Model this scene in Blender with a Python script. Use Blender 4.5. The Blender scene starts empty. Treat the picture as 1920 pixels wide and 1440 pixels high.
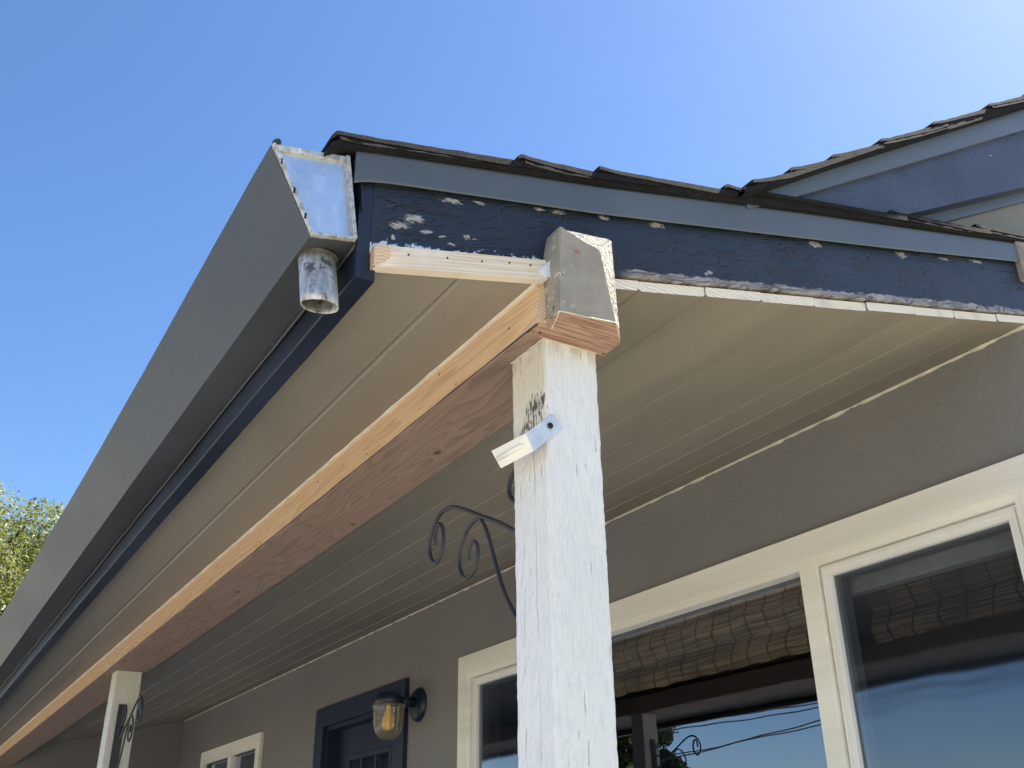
import bpy, bmesh, math, random
from mathutils import Vector, Matrix, noise
random.seed(7)
S = bpy.context.scene
COL = S.collection
rad = math.radians

# ------------------------------------------------------------------ camera
yaw, pit, rol = rad(-58.4917), rad(26.4477), rad(-0.7017)
f = Vector((math.sin(yaw)*math.cos(pit), math.cos(yaw)*math.cos(pit), math.sin(pit)))
r = Vector((math.cos(yaw), -math.sin(yaw), 0)); u = r.cross(f)
r2 = math.cos(rol)*r + math.sin(rol)*u; u2 = -math.sin(rol)*r + math.cos(rol)*u
cd = bpy.data.cameras.new('camera'); cam = bpy.data.objects.new('camera', cd); COL.objects.link(cam)
cam.matrix_world = Matrix(((r2.x, u2.x, -f.x, 1.1219), (r2.y, u2.y, -f.y, -0.7478), (r2.z, u2.z, -f.z, 1.549), (0, 0, 0, 1)))
cd.sensor_width = 36; cd.lens = 34.456; cd.clip_start = 0.02; cd.clip_end = 2000
S.camera = cam
# ------------------------------------------------------------------ sky, sun, exposure
SUN_AZ, SUN_EL = 3.0, 53.0     # azimuth from +Y towards +X
w = bpy.data.worlds.new('World'); S.world = w; w.use_nodes = True
nt = w.node_tree; bg = nt.nodes['Background']
sky = nt.nodes.new('ShaderNodeTexSky'); sky.sky_type = 'NISHITA'; sky.sun_disc = False
sky.sun_elevation = rad(SUN_EL); sky.sun_rotation = rad(SUN_AZ)
sky.air_density = 1.0; sky.dust_density = 0.5; sky.ozone_density = 2.5; sky.altitude = 50
hs = nt.nodes.new('ShaderNodeHueSaturation'); hs.inputs['Saturation'].default_value = 1.17; hs.inputs['Hue'].default_value = .504
nt.links.new(sky.outputs[0], hs.inputs['Color']); nt.links.new(hs.outputs[0], bg.inputs[0]); bg.inputs[1].default_value = 0.080
sd = bpy.data.lights.new('sun', 'SUN'); sd.energy = 5.0; sd.angle = rad(0.5); sd.color = (1, .93, .82)
sun = bpy.data.objects.new('sun', sd); COL.objects.link(sun); sun.location = (0, 5, 12)
sv = Vector((math.sin(rad(SUN_AZ))*math.cos(rad(SUN_EL)), math.cos(rad(SUN_AZ))*math.cos(rad(SUN_EL)), math.sin(rad(SUN_EL))))
sun.rotation_euler = sv.to_track_quat('Z', 'Y').to_euler()
S.view_settings.view_transform = 'Standard'; S.view_settings.look = 'None'
S.view_settings.exposure = 1.5; S.view_settings.gamma = 1

# ------------------------------------------------------------------ node helper
class NB:
    def __init__(s, name):
        s.m = bpy.data.materials.new(name); s.m.use_nodes = True
        s.t = s.m.node_tree; s.n = s.t.nodes; s.bs = s.n['Principled BSDF']; s.out = s.n['Material Output']
        s._tc = None
    def lk(s, a, b): s.t.links.new(a, b)
    def put(s, inp, v):
        if hasattr(v, 'is_output') or isinstance(v, bpy.types.NodeSocket): s.lk(v, inp)
        elif v is not None:
            if isinstance(v, (tuple, list)) and len(v) == 3 and inp.type == 'RGBA': v = (*v, 1)
            inp.default_value = v
    def obj(s):
        if not s._tc: s._tc = s.n.new('ShaderNodeNewGeometry')
        return s._tc.outputs['Position']        # nothing here moves, so world position is the texture space
    def map(s, v=None, sc=(1, 1, 1), loc=(0, 0, 0)):
        m = s.n.new('ShaderNodeMapping'); s.put(m.inputs['Vector'], v if v is not None else s.obj())
        m.inputs['Scale'].default_value = sc; m.inputs['Location'].default_value = loc; return m.outputs[0]
    def mt(s, op, a, b=None, c=None, cl=False):
        m = s.n.new('ShaderNodeMath'); m.operation = op; m.use_clamp = cl
        for i, v in enumerate((a, b, c)):
            if v is not None: s.put(m.inputs[i], v)
        return m.outputs[0]
    def vm(s, op, a, b=None, sc=None):
        m = s.n.new('ShaderNodeVectorMath'); m.operation = op
        s.put(m.inputs[0], a)
        if b is not None: s.put(m.inputs[1], b)
        if sc is not None: s.put(m.inputs['Scale'], sc)
        return m.outputs['Value'] if op in ('LENGTH', 'DOT_PRODUCT', 'DISTANCE') else m.outputs[0]
    def noise(s, v, scale=5, det=4, rough=.55, dist=0, col=False):
        m = s.n.new('ShaderNodeTexNoise'); s.put(m.inputs['Vector'], v); m.inputs['Scale'].default_value = scale
        m.inputs['Detail'].default_value = det; m.inputs['Roughness'].default_value = rough; m.inputs['Distortion'].default_value = dist
        return m.outputs['Color' if col else 'Fac']
    def vor(s, v, scale=5, feat='F1', out='Distance'):
        m = s.n.new('ShaderNodeTexVoronoi'); m.feature = feat; s.put(m.inputs['Vector'], v); m.inputs['Scale'].default_value = scale
        return m.outputs[out]
    def sep(s, v):
        m = s.n.new('ShaderNodeSeparateXYZ'); s.put(m.inputs[0], v); return m.outputs
    def comb(s, x, y, z):
        m = s.n.new('ShaderNodeCombineXYZ')
        for i, v in enumerate((x, y, z)): s.put(m.inputs[i], v)
        return m.outputs[0]
    def step(s, v, a, b, o0=0., o1=1.):      # smooth remap a..b -> o0..o1
        m = s.n.new('ShaderNodeMapRange'); m.interpolation_type = 'SMOOTHSTEP'
        s.put(m.inputs['Value'], v)
        for k, x in zip(('From Min', 'From Max', 'To Min', 'To Max'), (a, b, o0, o1)): m.inputs[k].default_value = x
        return m.outputs[0]
    def mix(s, fac, a, b, mode='MIX'):
        m = s.n.new('ShaderNodeMix'); m.data_type = 'RGBA'; m.blend_type = mode
        s.put(m.inputs[0], fac); s.put(m.inputs[6], a); s.put(m.inputs[7], b); return m.outputs[2]
    def bump(s, h, strength=.5, dist=.002, nrm=None):
        m = s.n.new('ShaderNodeBump'); s.put(m.inputs['Height'], h); m.inputs['Strength'].default_value = strength
        m.inputs['Distance'].default_value = dist
        if nrm is not None: s.lk(nrm, m.inputs['Normal'])
        return m.outputs[0]
    def fin(s, col=None, rough=.6, metal=0, nrm=None, spec=.5):
        s.put(s.bs.inputs['Base Color'], col); s.put(s.bs.inputs['Roughness'], rough); s.put(s.bs.inputs['Metallic'], metal)
        s.bs.inputs['Specular IOR Level'].default_value = spec
        if nrm is not None: s.lk(nrm, s.bs.inputs['Normal'])
        return s.m

M = {}
def simple(name, col, rough=.6, metal=0, var=.25, vs=6, bs=200, bstr=.25, bd=.001, spec=.4, streak=(1, 1, 1)):
    b = NB(name); v = b.map(sc=streak)
    n1 = b.noise(v, vs, 5, .6)
    c = b.mix(b.step(n1, .3, .7), tuple(x*(1-var) for x in col), tuple(min(1, x*(1+var*.6)) for x in col))
    n2 = b.noise(v, bs, 3)
    M[name] = b.fin(c, b.step(n1, .3, .7, rough-.07, rough+.07), metal, b.bump(n2, bstr, bd), spec)
    return M[name]

def ellipses(b, P, lst, ax=(1, 2)):
    """mask (0..1) of irregular ellipses in the object plane given by two axes; (cu, cv, ru, rv, angle)"""
    s = b.sep(P); U, V = s[ax[0]], s[ax[1]]
    best = None
    for cu, cv, ru, rv, an in lst:
        du = b.mt('SUBTRACT', U, cu); dv = b.mt('SUBTRACT', V, cv); ca, sa = math.cos(an), math.sin(an)
        a = b.mt('MULTIPLY_ADD', du, ca/ru, b.mt('MULTIPLY', dv, sa/ru))
        c = b.mt('MULTIPLY_ADD', du, -sa/rv, b.mt('MULTIPLY', dv, ca/rv))
        d = b.mt('MULTIPLY_ADD', a, a, b.mt('MULTIPLY', c, c))
        best = d if best is None else b.mt('MINIMUM', best, d)
    return best   # <1 inside

# wood with growth rings running along X.  centre cy, cz: where the pith is
def wood(name, light, dark, cy, cz, freq=150, warp=.02, knots=(), rough=.65, stain=None, along=.22, bumpd=.0006, contrast=1., plane=None):
    b = NB(name); P = b.obj(); s = b.sep(P)
    n = b.noise(b.map(sc=(along*3, 5, 5)), 1.6, 3, .5)
    n2 = b.noise(b.map(sc=(along*6, 40, 40)), 1.2, 2, .5)
    dy = b.mt('SUBTRACT', s[1], cy); dz = b.mt('SUBTRACT', s[2], cz)
    rr = b.mt('SQRT', b.mt('MULTIPLY_ADD', dy, dy, b.mt('MULTIPLY', dz, dz)))
    rr = b.mt('ADD', rr, b.mt('MULTIPLY', b.mt('SUBTRACT', n, .5), warp*4))
    rr = b.mt('ADD', rr, b.mt('MULTIPLY', b.mt('SUBTRACT', n2, .5), .003))
    kn = None
    if plane and knots:
        d = ellipses(b, P, [(k[0], k[1], k[2], k[2]*.6, 0) for k in knots], plane)
        kk = b.mt('DIVIDE', 1, b.mt('ADD', d, 1.))
        rr = b.mt('ADD', rr, b.mt('MULTIPLY', b.mt('POWER', kk, 1.5), .03)); kn = b.step(d, 1.1, .6)
    x = b.mt('FRACT', b.mt('MULTIPLY', rr, freq))
    ring = b.mt('POWER', x, 2.2)
    ring = b.mt('MULTIPLY', ring, b.step(x, 1.0, .88))
    ring = b.mt('MULTIPLY', ring, contrast, cl=True)
    fib = b.noise(b.map(sc=(4, 300, 300)), 2, 3, .6)
    big = b.noise(b.map(sc=(1.2, 6, 6)), 1.5, 3)
    c = b.mix(ring, light, dark)
    c = b.mix(b.step(fib, .35, .75, 0, .3), c, tuple(x*.75 for x in light))
    c = b.mix(b.step(big, .4, .7, 0, .35), c, tuple(a*.5+d*.5 for a, d in zip(light, dark)))
    if kn is not None:
        ring2 = b.mt('FRACT', b.mt('MULTIPLY', d, 3.5))
        c = b.mix(kn, c, b.mix(ring2, tuple(x*.55 for x in dark), dark))
    if stain is not None:   # small filler / paint smudges
        m = b.step(b.noise(b.map(sc=(2.2, 8, 8), loc=(3, 1, 2)), 2.2, 5, .65), .66, .72, 0, .75)
        c = b.mix(m, c, stain)
    h = b.mt('ADD', b.mt('MULTIPLY', ring, -.6), b.mt('MULTIPLY', fib, .5))
    M[name] = b.fin(c, rough, 0, b.bump(h, .5, bumpd), .3)
    return M[name]

wood('fir_face', (.76, .56, .36), (.56, .34, .18), -.10, 2.30, 150, .03,
     knots=[(-.62, .035, .012), (-1.35, .03, .010), (-2.1, .045, .012), (-.20, .02, .007), (-2.9, .03, .012)], plane=(0, 2), stain=(.66, .55, .42))
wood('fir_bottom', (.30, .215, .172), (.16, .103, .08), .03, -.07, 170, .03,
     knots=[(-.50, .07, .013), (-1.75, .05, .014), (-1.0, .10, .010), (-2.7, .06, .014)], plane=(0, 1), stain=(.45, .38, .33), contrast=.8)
wood('fir_end', (.47, .33, .25), (.29, .17, .12), -.25, -.10, 330, .002, along=.1)

def endgrain(name, light, dark, freq=150):
    b = NB(name)
    at = b.n.new('ShaderNodeAttribute'); at.attribute_name = 'ringc'; at.attribute_type = 'GEOMETRY'
    geo = b.n.new('ShaderNodeNewGeometry')
    d = b.vm('SUBTRACT', geo.outputs['Position'], at.outputs['Vector'])
    s = b.sep(d)
    rr = b.mt('SQRT', b.mt('MULTIPLY_ADD', s[1], s[1], b.mt('MULTIPLY', s[2], s[2])))
    rr = b.mt('ADD', rr, b.mt('MULTIPLY', b.noise(b.obj(), 22, 3), .016))
    x = b.mt('FRACT', b.mt('MULTIPLY', rr, freq)); ring = b.mt('MULTIPLY', b.mt('POWER', x, 2.5), b.step(x, 1, .85))
    n = b.noise(b.obj(), 22, 4, .6)
    c = b.mix(ring, light, dark)
    c = b.mix(b.step(n, .5, .72, 0, .6), c, tuple(x*.6 for x in light))
    sp = b.vor(b.map(sc=(1, 1, 1)), 9)
    c = b.mix(b.step(sp, .13, .07), c, (.16, .09, .06))
    M[name] = b.fin(c, .8, 0, b.bump(b.noise(b.obj(), 300, 3), .4, .0008), .2)
endgrain('end_grain', (.86, .82, .74), (.52, .40, .29))
endgrain('end_grain_fir', (.62, .48, .34), (.38, .21, .12), 190)

# navy paint, weathered and cracked on old wood (rake boards: plane YZ)
def navy(name, patches, bare=None, base=(.013, .020, .034), crack=1.0, slope=.2345):
    b = NB(name); P = b.obj(); s = b.sep(P)
    # coordinates along / across the board
    al = s[1]; ac = b.mt('MULTIPLY_ADD', s[1], -slope, s[2])
    w1 = b.noise(b.map(sc=(1, 5, 9)), 1.7, 3, .5)
    wv = b.mt('MULTIPLY_ADD', w1, .09, ac)
    Q = b.comb(b.mt('MULTIPLY', s[0], 1), b.mt('MULTIPLY', al, 9), b.mt('MULTIPLY', wv, 210))
    g = b.noise(Q, 1.0, 4, .55)
    Q2 = b.comb(s[0], b.mt('MULTIPLY', al, 5), b.mt('MULTIPLY', wv, 55))
    g2 = b.noise(Q2, 1.0, 3, .5)
    ln = b.mt('ABSOLUTE', b.mt('SUBTRACT', g2, .5))
    ck = b.step(ln, .0, .022, 1, 0)
    brk = b.step(b.noise(b.map(), 9, 2), .34, .50)
    ck = b.mt('MULTIPLY', ck, brk)
    Q3 = b.comb(s[0], b.mt('MULTIPLY', al, 16), b.mt('MULTIPLY', wv, 130))
    ck3 = b.mt('MULTIPLY', b.step(b.mt('ABSOLUTE', b.mt('SUBTRACT', b.noise(Q3, 1.0, 2, .5), .5)), .0, .016, 1, 0), b.step(b.noise(b.map(loc=(4, 4, 4)), 14, 2), .45, .6))
    ck = b.mt('MAXIMUM', ck, b.mt('MULTIPLY', ck3, .8))
    fine = b.noise(b.map(), 260, 3)
    col = b.mix(b.step(b.noise(b.map(), 6, 4), .3, .7), tuple(x*.8 for x in base), tuple(x*1.25 for x in base))
    col = b.mix(b.mt('MULTIPLY', ck, .75*crack, cl=True), col, (.006, .008, .014))
    edge = b.mt('MULTIPLY', b.mt('SUBTRACT', b.noise(b.map(sc=(1, .6, 1.4)), 170, 5, .8), .5), 10)
    h = b.mt('ADD', b.mt('MULTIPLY', g, .5), b.mt('MULTIPLY', ck, -1.2*crack)); h = b.mt('ADD', h, b.mt('MULTIPLY', fine, .12))
    woodc = b.mix(b.step(g, .35, .65), (.24, .23, .22), (.42, .40, .37))
    if patches:
        d = b.mt('ADD', ellipses(b, P, patches), edge)
        m = b.step(d, 1.0, .9); col = b.mix(m, col, woodc); h = b.mt('ADD', h, b.mt('MULTIPLY', m, -.35))
    # scattered fine flecks
    fl = b.noise(b.map(sc=(1, 1, 1.6), loc=(5, 2, 1)), 75, 4, .6)
    fm = b.mt('MULTIPLY', b.step(fl, .735, .755), .8); col = b.mix(fm, col, (.48, .46, .44))
    if bare is not None:   # bare weathered band along the lower edge from y0
        z0, wdt, y0 = bare
        t = b.mt('SUBTRACT', ac, z0)
        en = b.noise(b.map(sc=(1, 1, 1)), 17, 5, .7)
        t = b.mt('SUBTRACT', t, b.mt('MULTIPLY', b.mt('SUBTRACT', en, .36), wdt*2.2))
        m = b.mt('MULTIPLY', b.step(t, .0015, -.0005), b.step(al, y0, y0+.05))
        gw = b.mix(b.step(b.noise(Q, 1.0, 5, .7), .38, .6), (.09, .08, .085), (.36, .34, .33))
        col = b.mix(m, col, gw); h = b.mt('ADD', h, b.mt('MULTIPLY', m, -.05))
        t2 = b.mt('SUBTRACT', ac, z0+.006)
        m2 = b.mt('MULTIPLY', b.step(b.mt('ADD', t2, b.mt('MULTIPLY', b.mt('SUBTRACT', b.noise(b.map(), 70, 5, .75), .5), .055)), .001, -.001), b.step(al, .0, -.04))
        col = b.mix(m2, col, (.60, .66, .75))     # white caulk smeared up the board over the new strip
    M[name] = b.fin(col, .5, 0, b.bump(h, .65, .0022), .45)
    return M[name]
navy('navy_rake', [(-.251, 2.411, .017, .0065, .2), (-.272, 2.391, .014, .006, .3), (-.229, 2.395, .009, .003, .3), (-.203, 2.396, .006, .002, .5),
    (-.161, 2.409, .006, .004, .5), (-.149, 2.410, .004, .0014, .3), (-.190, 2.466, .016, .004, .2), (-.139, 2.481, .010, .003, .2), (-.029, 2.510, .010, .003, .2),
    (.010, 2.519, .012, .004, .3), (.103, 2.542, .010, .003, .2), (-.282, 2.367, .003, .004, 0), (-.189, 2.387, .006, .002, 0), (.221, 2.569, .016, .005, .2),
    (.637, 2.673, .016, .006, .2), (.914, 2.742, .017, .007, .2), (1.066, 2.783, .022, .003, .2), (1.20, 2.820, .022, .0035, .2), (.332, 2.507, .012, .0035, .5)],
    bare=(2.413, .016, .12))
navy('navy_main', [(1.22, 2.975, .010, .003, .5), (1.0, 3.05, .004, .002, .5), (1.4, 3.22, .008, .002, .5)], base=(.038, .052, .085), crack=.4, slope=.642)
simple('navy_fascia', (.011, .018, .038), .5, 0, .45, 9, 120, .3, .001, .5, streak=(.25, 1, 1))
simple('rake_metal', (.085, .104, .122), .42, 0, .12, 3, 400, .06, .0003, .5)
simple('gutter_paint', (.060, .066, .076), .50, 0, .26, 4, 120, .3, .0006, .45, streak=(.5, 1, 1))
simple('door_navy', (.007, .018, .052), .5, 0, .1, 4, 100, .1, .0005, .5)
simple('iron', (.030, .032, .038), .45, 0, .3, 30, 160, .4, .0006, .5)
simple('lamp_black', (.008, .018, .042), .4, 0, .1, 10, 200, .1, .0003, .5)
simple('stucco', (.235, .230, .218), .85, 0, .07, 1.6, 70, .9, .003, .25)
simple('ceiling_paint', (.285, .255, .212), .55, 0, .14, 5, 90, .5, .0012, .4, streak=(.2, 1, 1))
simple('cream_trim', (.88, .85, .76), .5, 0, .10, 5, 60, .4, .0005, .4, streak=(.15, 1, 2))
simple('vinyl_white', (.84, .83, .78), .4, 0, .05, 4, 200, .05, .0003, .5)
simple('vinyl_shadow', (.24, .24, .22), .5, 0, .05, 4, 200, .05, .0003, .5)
simple('caulk', (.66, .62, .50), .45, 0, .12, 20, 90, .6, .002, .4)
simple('caulk_white', (.70, .76, .84), .4, 0, .08, 30, 90, .5, .002, .4)
simple('screw_metal', (.05, .045, .04), .4, 1, .3, 60, 300, .3, .0004)
simple('grime_and_shade', (.09, .085, .075), .9, 0, .4, 60)
simple('plate_metal', (.60, .66, .74), .45, .2, .14, 60, 200, .3, .0005)
simple('filler', (.42, .38, .32), .6, 0, .3, 40)
simple('nail_hole', (.05, .035, .025), .9, 0, .3, 60, 300, .3, .0004)
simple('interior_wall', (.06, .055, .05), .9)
simple('curtain', (.30, .33, .38), .9, 0, .2, 3, 40, .3, .002, .2, streak=(8, 8, .3))
simple('headrail', (.55, .53, .47), .6)
simple('bark', (.09, .07, .05), .9, 0, .4, 8, 40, .8, .01, .2, streak=(1, 1, .3))
simple('wire_black', (.02, .02, .02), .6)
simple('asphalt', (.05, .05, .05), .9, 0, .2, 2, 60, .5, .004)
simple('concrete', (.58, .53, .455), .9, 0, .15, 1.2, 60, .4, .002)
simple('roof_far', (.05, .05, .055), .9, 0, .3, 5, 60, .5, .004)
def block_mat():
    b = NB('fir_block'); n = b.noise(b.map(sc=(1, .03, 1)), 330, 3, .6); n2 = b.noise(b.map(), 14, 3)
    c = b.mix(b.step(n, .42, .60), (.25, .14, .105), (.44, .30, .225)); c = b.mix(b.step(n2, .45, .7, 0, .4), c, (.36, .27, .22))
    M['fir_block'] = b.fin(c, .7, 0, b.bump(n, .5, .0008), .3)
block_mat()
def pine_mat():
    b = NB('pine_strip'); s = b.sep(b.obj()); ac = b.mt('MULTIPLY_ADD', s[1], -.244, s[2])
    Q = b.comb(s[0], b.mt('MULTIPLY', s[1], 4), b.mt('MULTIPLY', ac, 260)); n = b.noise(Q, 1, 3, .55); n2 = b.noise(b.map(), 12, 3)
    c = b.mix(b.step(n, .4, .62), (.74, .66, .55), (.62, .49, .35)); c = b.mix(b.step(n2, .45, .7, 0, .5), c, (.80, .77, .72))
    M['pine_strip'] = b.fin(c, .65, 0, b.bump(n, .4, .0006), .3)
pine_mat()
simple('wood_block', (.30, .26, .235), .8, 0, .25, 20, 90, .5, .002)

def grass_mat():
    b = NB('lawn'); n = b.noise(b.obj(), 1.2, 6, .6); n2 = b.noise(b.obj(), 40, 4)
    c = b.mix(b.step(n, .35, .65), (.30, .28, .17), (.42, .37, .27)); c = b.mix(b.step(n2, .3, .7, 0, .5), c, (.10, .11, .04))
    M['lawn'] = b.fin(c, .95, 0, b.bump(n2, .8, .02), .2)
grass_mat()

def shingle_mat():
    b = NB('shingle'); P = b.obj()
    n = b.noise(P, 420, 2, .6); n2 = b.noise(P, 900, 1); n3 = b.noise(P, 14, 3)
    c = b.mix(b.step(n3, .3, .7), (.006, .006, .007), (.013, .013, .014))
    c = b.mix(b.step(n2, .60, .68, 0, .8), c, (.11, .10, .09))
    M['shingle'] = b.fin(c, .95, 0, b.bump(b.mt('ADD', n, n2), .6, .002), .2)
shingle_mat()

def galv():
    b = NB('galvanized'); P = b.obj()
    v = b.vor(b.map(sc=(1, 1, 1)), 85, 'F1', 'Color'); n = b.noise(b.map(sc=(1, 1, .35)), 22, 5, .65)
    s = b.sep(v)
    c = b.mix(b.step(n, .3, .7), (.60, .66, .72), (.74, .80, .86))
    streaks = b.noise(b.map(sc=(60, 60, 3)), 2, 3, .6)
    c = b.mix(b.step(streaks, .60, .72, 0, .35), c, (.36, .38, .40))
    dirt = b.noise(P, 170, 3, .6); c = b.mix(b.step(dirt, .70, .78, 0, .7), c, (.18, .18, .17))
    M['galvanized'] = b.fin(c, b.mt('MULTIPLY_ADD', s[0], .10, .36), .85, b.bump(n, .15, .0006), .5)
    b = NB('galvanized_dirty'); P = b.obj()
    st = b.noise(b.map(sc=(1, 1, .07)), 130, 4, .6); bl = b.noise(b.map(sc=(1, 1, .6)), 90, 5, .7); bg_ = b.noise(P, 24, 3)
    c = b.mix(b.step(st, .3, .7), (.38, .37, .35), (.66, .68, .70))
    m = b.mt('MULTIPLY', b.step(bl, .50, .58), b.step(bg_, .38, .58)); c = b.mix(m, c, (.14, .135, .13))
    rm = b.step(b.noise(P, 50, 4, .6), .66, .74, 0, .5); c = b.mix(rm, c, (.30, .20, .10))
    M['galvanized_dirty'] = b.fin(c, .5, .55, b.bump(bl, .5, .0012), .5)
    b = NB('galvanized_edge'); P = b.obj()
    n = b.noise(P, 110, 4, .7); c = b.mix(b.step(n, .45, .62), (.58, .59, .58), (.36, .34, .31))
    M['galvanized_edge'] = b.fin(c, .45, .4, b.bump(n, .5, .001), .5)
galv()

def post_mat(name, base, stain):
    b = NB(name); P = b.obj(); s = b.sep(P)
    a = b.noise(b.map(sc=(1, 1, .09)), 260, 3, .6)          # sawn fibres
    c1 = b.noise(b.map(sc=(1, 1, .085)), 150, 3, .5)
    pit = b.step(c1, .68, .74)                              # short vertical tears
    col = b.mix(b.step(b.noise(b.map(sc=(1, 1, .3)), 9, 4), .3, .7), tuple(x*.93 for x in base), base)
    col = b.mix(b.step(a, .36, .52, .22, 0), col, (.46, .48, .52)); col = b.mix(b.mt('MULTIPLY', pit, .20), col, (.40, .42, .45))
    lo = b.noise(b.map(sc=(1, 1, .35)), 60, 5, .7)
    if stain:
        # dark mould stain and cracks on the street face, yellower towards the top
        d = ellipses(b, P, [(-.028, 2.190, .030, .026, .15), (-.055, 2.165, .022, .016, .5), (-.035, 2.150, .012, .03, 0)], (0, 2))
        face = b.step(s[1], .004, .002)
        ye = b.mt('MULTIPLY', b.step(s[2], 1.95, 2.25), b.step(b.noise(P, 7, 3), .3, .6))
        col = b.mix(b.mt('MULTIPLY', b.mt('MULTIPLY', ye, face), .55), col, (.62, .54, .36))
        top = b.mt('MULTIPLY', b.step(s[2], 2.262, 2.298), b.step(lo, .40, .60)); col = b.mix(b.mt('MULTIPLY', top, .6), col, (.40, .36, .27))
        sp = b.noise(b.map(sc=(1, 1, .22)), 210, 4, .7)
        m = b.mt('MULTIPLY', b.step(b.mt('ADD', d, b.mt('MULTIPLY', b.mt('SUBTRACT', sp, .47), 11)), 1.1, .3), face)
        m = b.mt('MULTIPLY', m, b.step(d, 3.2, 1.6)); col = b.mix(b.mt('MULTIPLY', m, .92), col, (.05, .042, .035))
        # long vertical crack lines on the street face
        cx = b.mt('ABSOLUTE', b.mt('ADD', s[0], b.mt('MULTIPLY_ADD', b.noise(b.map(sc=(1, 1, .5)), 6, 3), .012, .030)))
        cr = b.mt('MULTIPLY', b.mt('MULTIPLY', b.step(cx, .0011, .0003), face), b.step(b.noise(b.map(sc=(1, 1, .2)), 30, 2), .42, .55))
        cx2 = b.mt('ABSOLUTE', b.mt('ADD', s[0], b.mt('MULTIPLY_ADD', b.noise(b.map(sc=(1, 1, .5), loc=(2, 3, 4)), 8, 3), .016, .062)))
        cr2 = b.mt('MULTIPLY', b.mt('MULTIPLY', b.step(cx2, .0016, .0003), face), b.step(b.noise(b.map(sc=(1, 1, .3)), 45, 3), .50, .60))
        cr = b.mt('MAXIMUM', cr, cr2)
        col = b.mix(b.mt('MULTIPLY', cr, .6), col, (.20, .15, .10))
    h = b.mt('ADD', b.mt('MULTIPLY', a, .45), b.mt('MULTIPLY', pit, -.8))
    ch = b.step(b.noise(b.map(sc=(1, 1, .5), loc=(1, 5, 2)), 34, 2), .765, .78)
    col = b.mix(b.mt('MULTIPLY', ch, .8), col, (.12, .10, .09))
    M[name] = b.fin(col, .55, 0, b.bump(h, 1.0, .003), .35)
post_mat('post_white', (.80, .81, .80), True)
post_mat('post_cream', (.66, .64, .56), False)

def cap_mat():
    b = NB('beam_end_paint'); P = b.obj()
    n = b.noise(P, 120, 4, .65); n2 = b.noise(P, 26, 4, .6); cr = b.vor(b.map(sc=(1, 1, .7)), 120, 'DISTANCE_TO_EDGE')
    geo = b.n.new('ShaderNodeNewGeometry')
    col = b.mix(b.step(n2, .3, .7), (.285, .26, .222), (.35, .32, .272))
    d = ellipses(b, P, [(.016, 2.422, .006, .0045, 0)], (1, 2))
    col = b.mix(b.step(d, 1.6, .3, 0, .7), col, (.30, .13, .07))
    ed = b.noise(P, 60, 4, .7); s = b.sep(P)
    m = b.mt('MULTIPLY', b.step(ed, .58, .64), b.step(s[1], .012, -.004)); col = b.mix(b.mt('MULTIPLY', m, .8), col, (.62, .58, .48))
    col = b.mix(b.step(b.noise(b.map(sc=(1, .6, 1)), 46, 2), .715, .735), col, (.13, .11, .09))
    M['beam_end_paint'] = b.fin(col, .75, 0, b.bump(n, .4, .0012), .3)
    b = NB('beam_end_rough'); P = b.obj()
    n = b.noise(P, 190, 5, .7); 
    col = b.mix(b.step(n, .40, .55), (.34, .30, .25), (.60, .57, .50))
    M['beam_end_rough'] = b.fin(col, .85, 0, b.bump(n, 1.0, .006), .2)
cap_mat()

def glass_mat(name, k=2.2, tint=(.85, .9, .9), rough=.0, film=0., filmc=(.3, .35, .4)):
    b = NB(name); b.n.remove(b.bs)
    geo = b.n.new('ShaderNodeNewGeometry')
    co = b.mt('ABSOLUTE', b.vm('DOT_PRODUCT', geo.outputs['Incoming'], geo.outputs['Normal']))
    fr_ = b.mt('MULTIPLY_ADD', b.mt('POWER', b.mt('SUBTRACT', 1, co), 5), .96, .04)    # Schlick
    tr = b.n.new('ShaderNodeBsdfTransparent'); tr.inputs[0].default_value = (*tint, 1)
    gl = b.n.new('ShaderNodeBsdfGlossy'); gl.inputs['Roughness'].default_value = rough
    wv = b.noise(b.map(), 1.6, 2)
    gl.inputs[0].default_value = (.74, .83, 1, 1); b.lk(b.bump(wv, .25, .004 if rough == 0 else .013), gl.inputs['Normal'])
    mx = b.n.new('ShaderNodeMixShader'); b.lk(b.mt('MULTIPLY', fr_, k, cl=True), mx.inputs[0])
    b.lk(tr.outputs[0], mx.inputs[1]); b.lk(gl.outputs[0], mx.inputs[2]); o = mx.outputs[0]
    if film:
        df = b.n.new('ShaderNodeBsdfDiffuse'); df.inputs[0].default_value = (*filmc, 1)
        m2 = b.n.new('ShaderNodeMixShader'); m2.inputs[0].default_value = film
        b.lk(o, m2.inputs[1]); b.lk(df.outputs[0], m2.inputs[2]); o = m2.outputs[0]
    b.lk(o, b.out.inputs[0]); M[name] = b.m
glass_mat('pane_glass', 5.6)
glass_mat('pane_screen', 4.0, (.55, .60, .66), .05, .08, (.06, .09, .14))
glass_mat('lamp_glass', 1.6, (.95, .88, .70), .05, .12, (.7, .62, .45))

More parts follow.
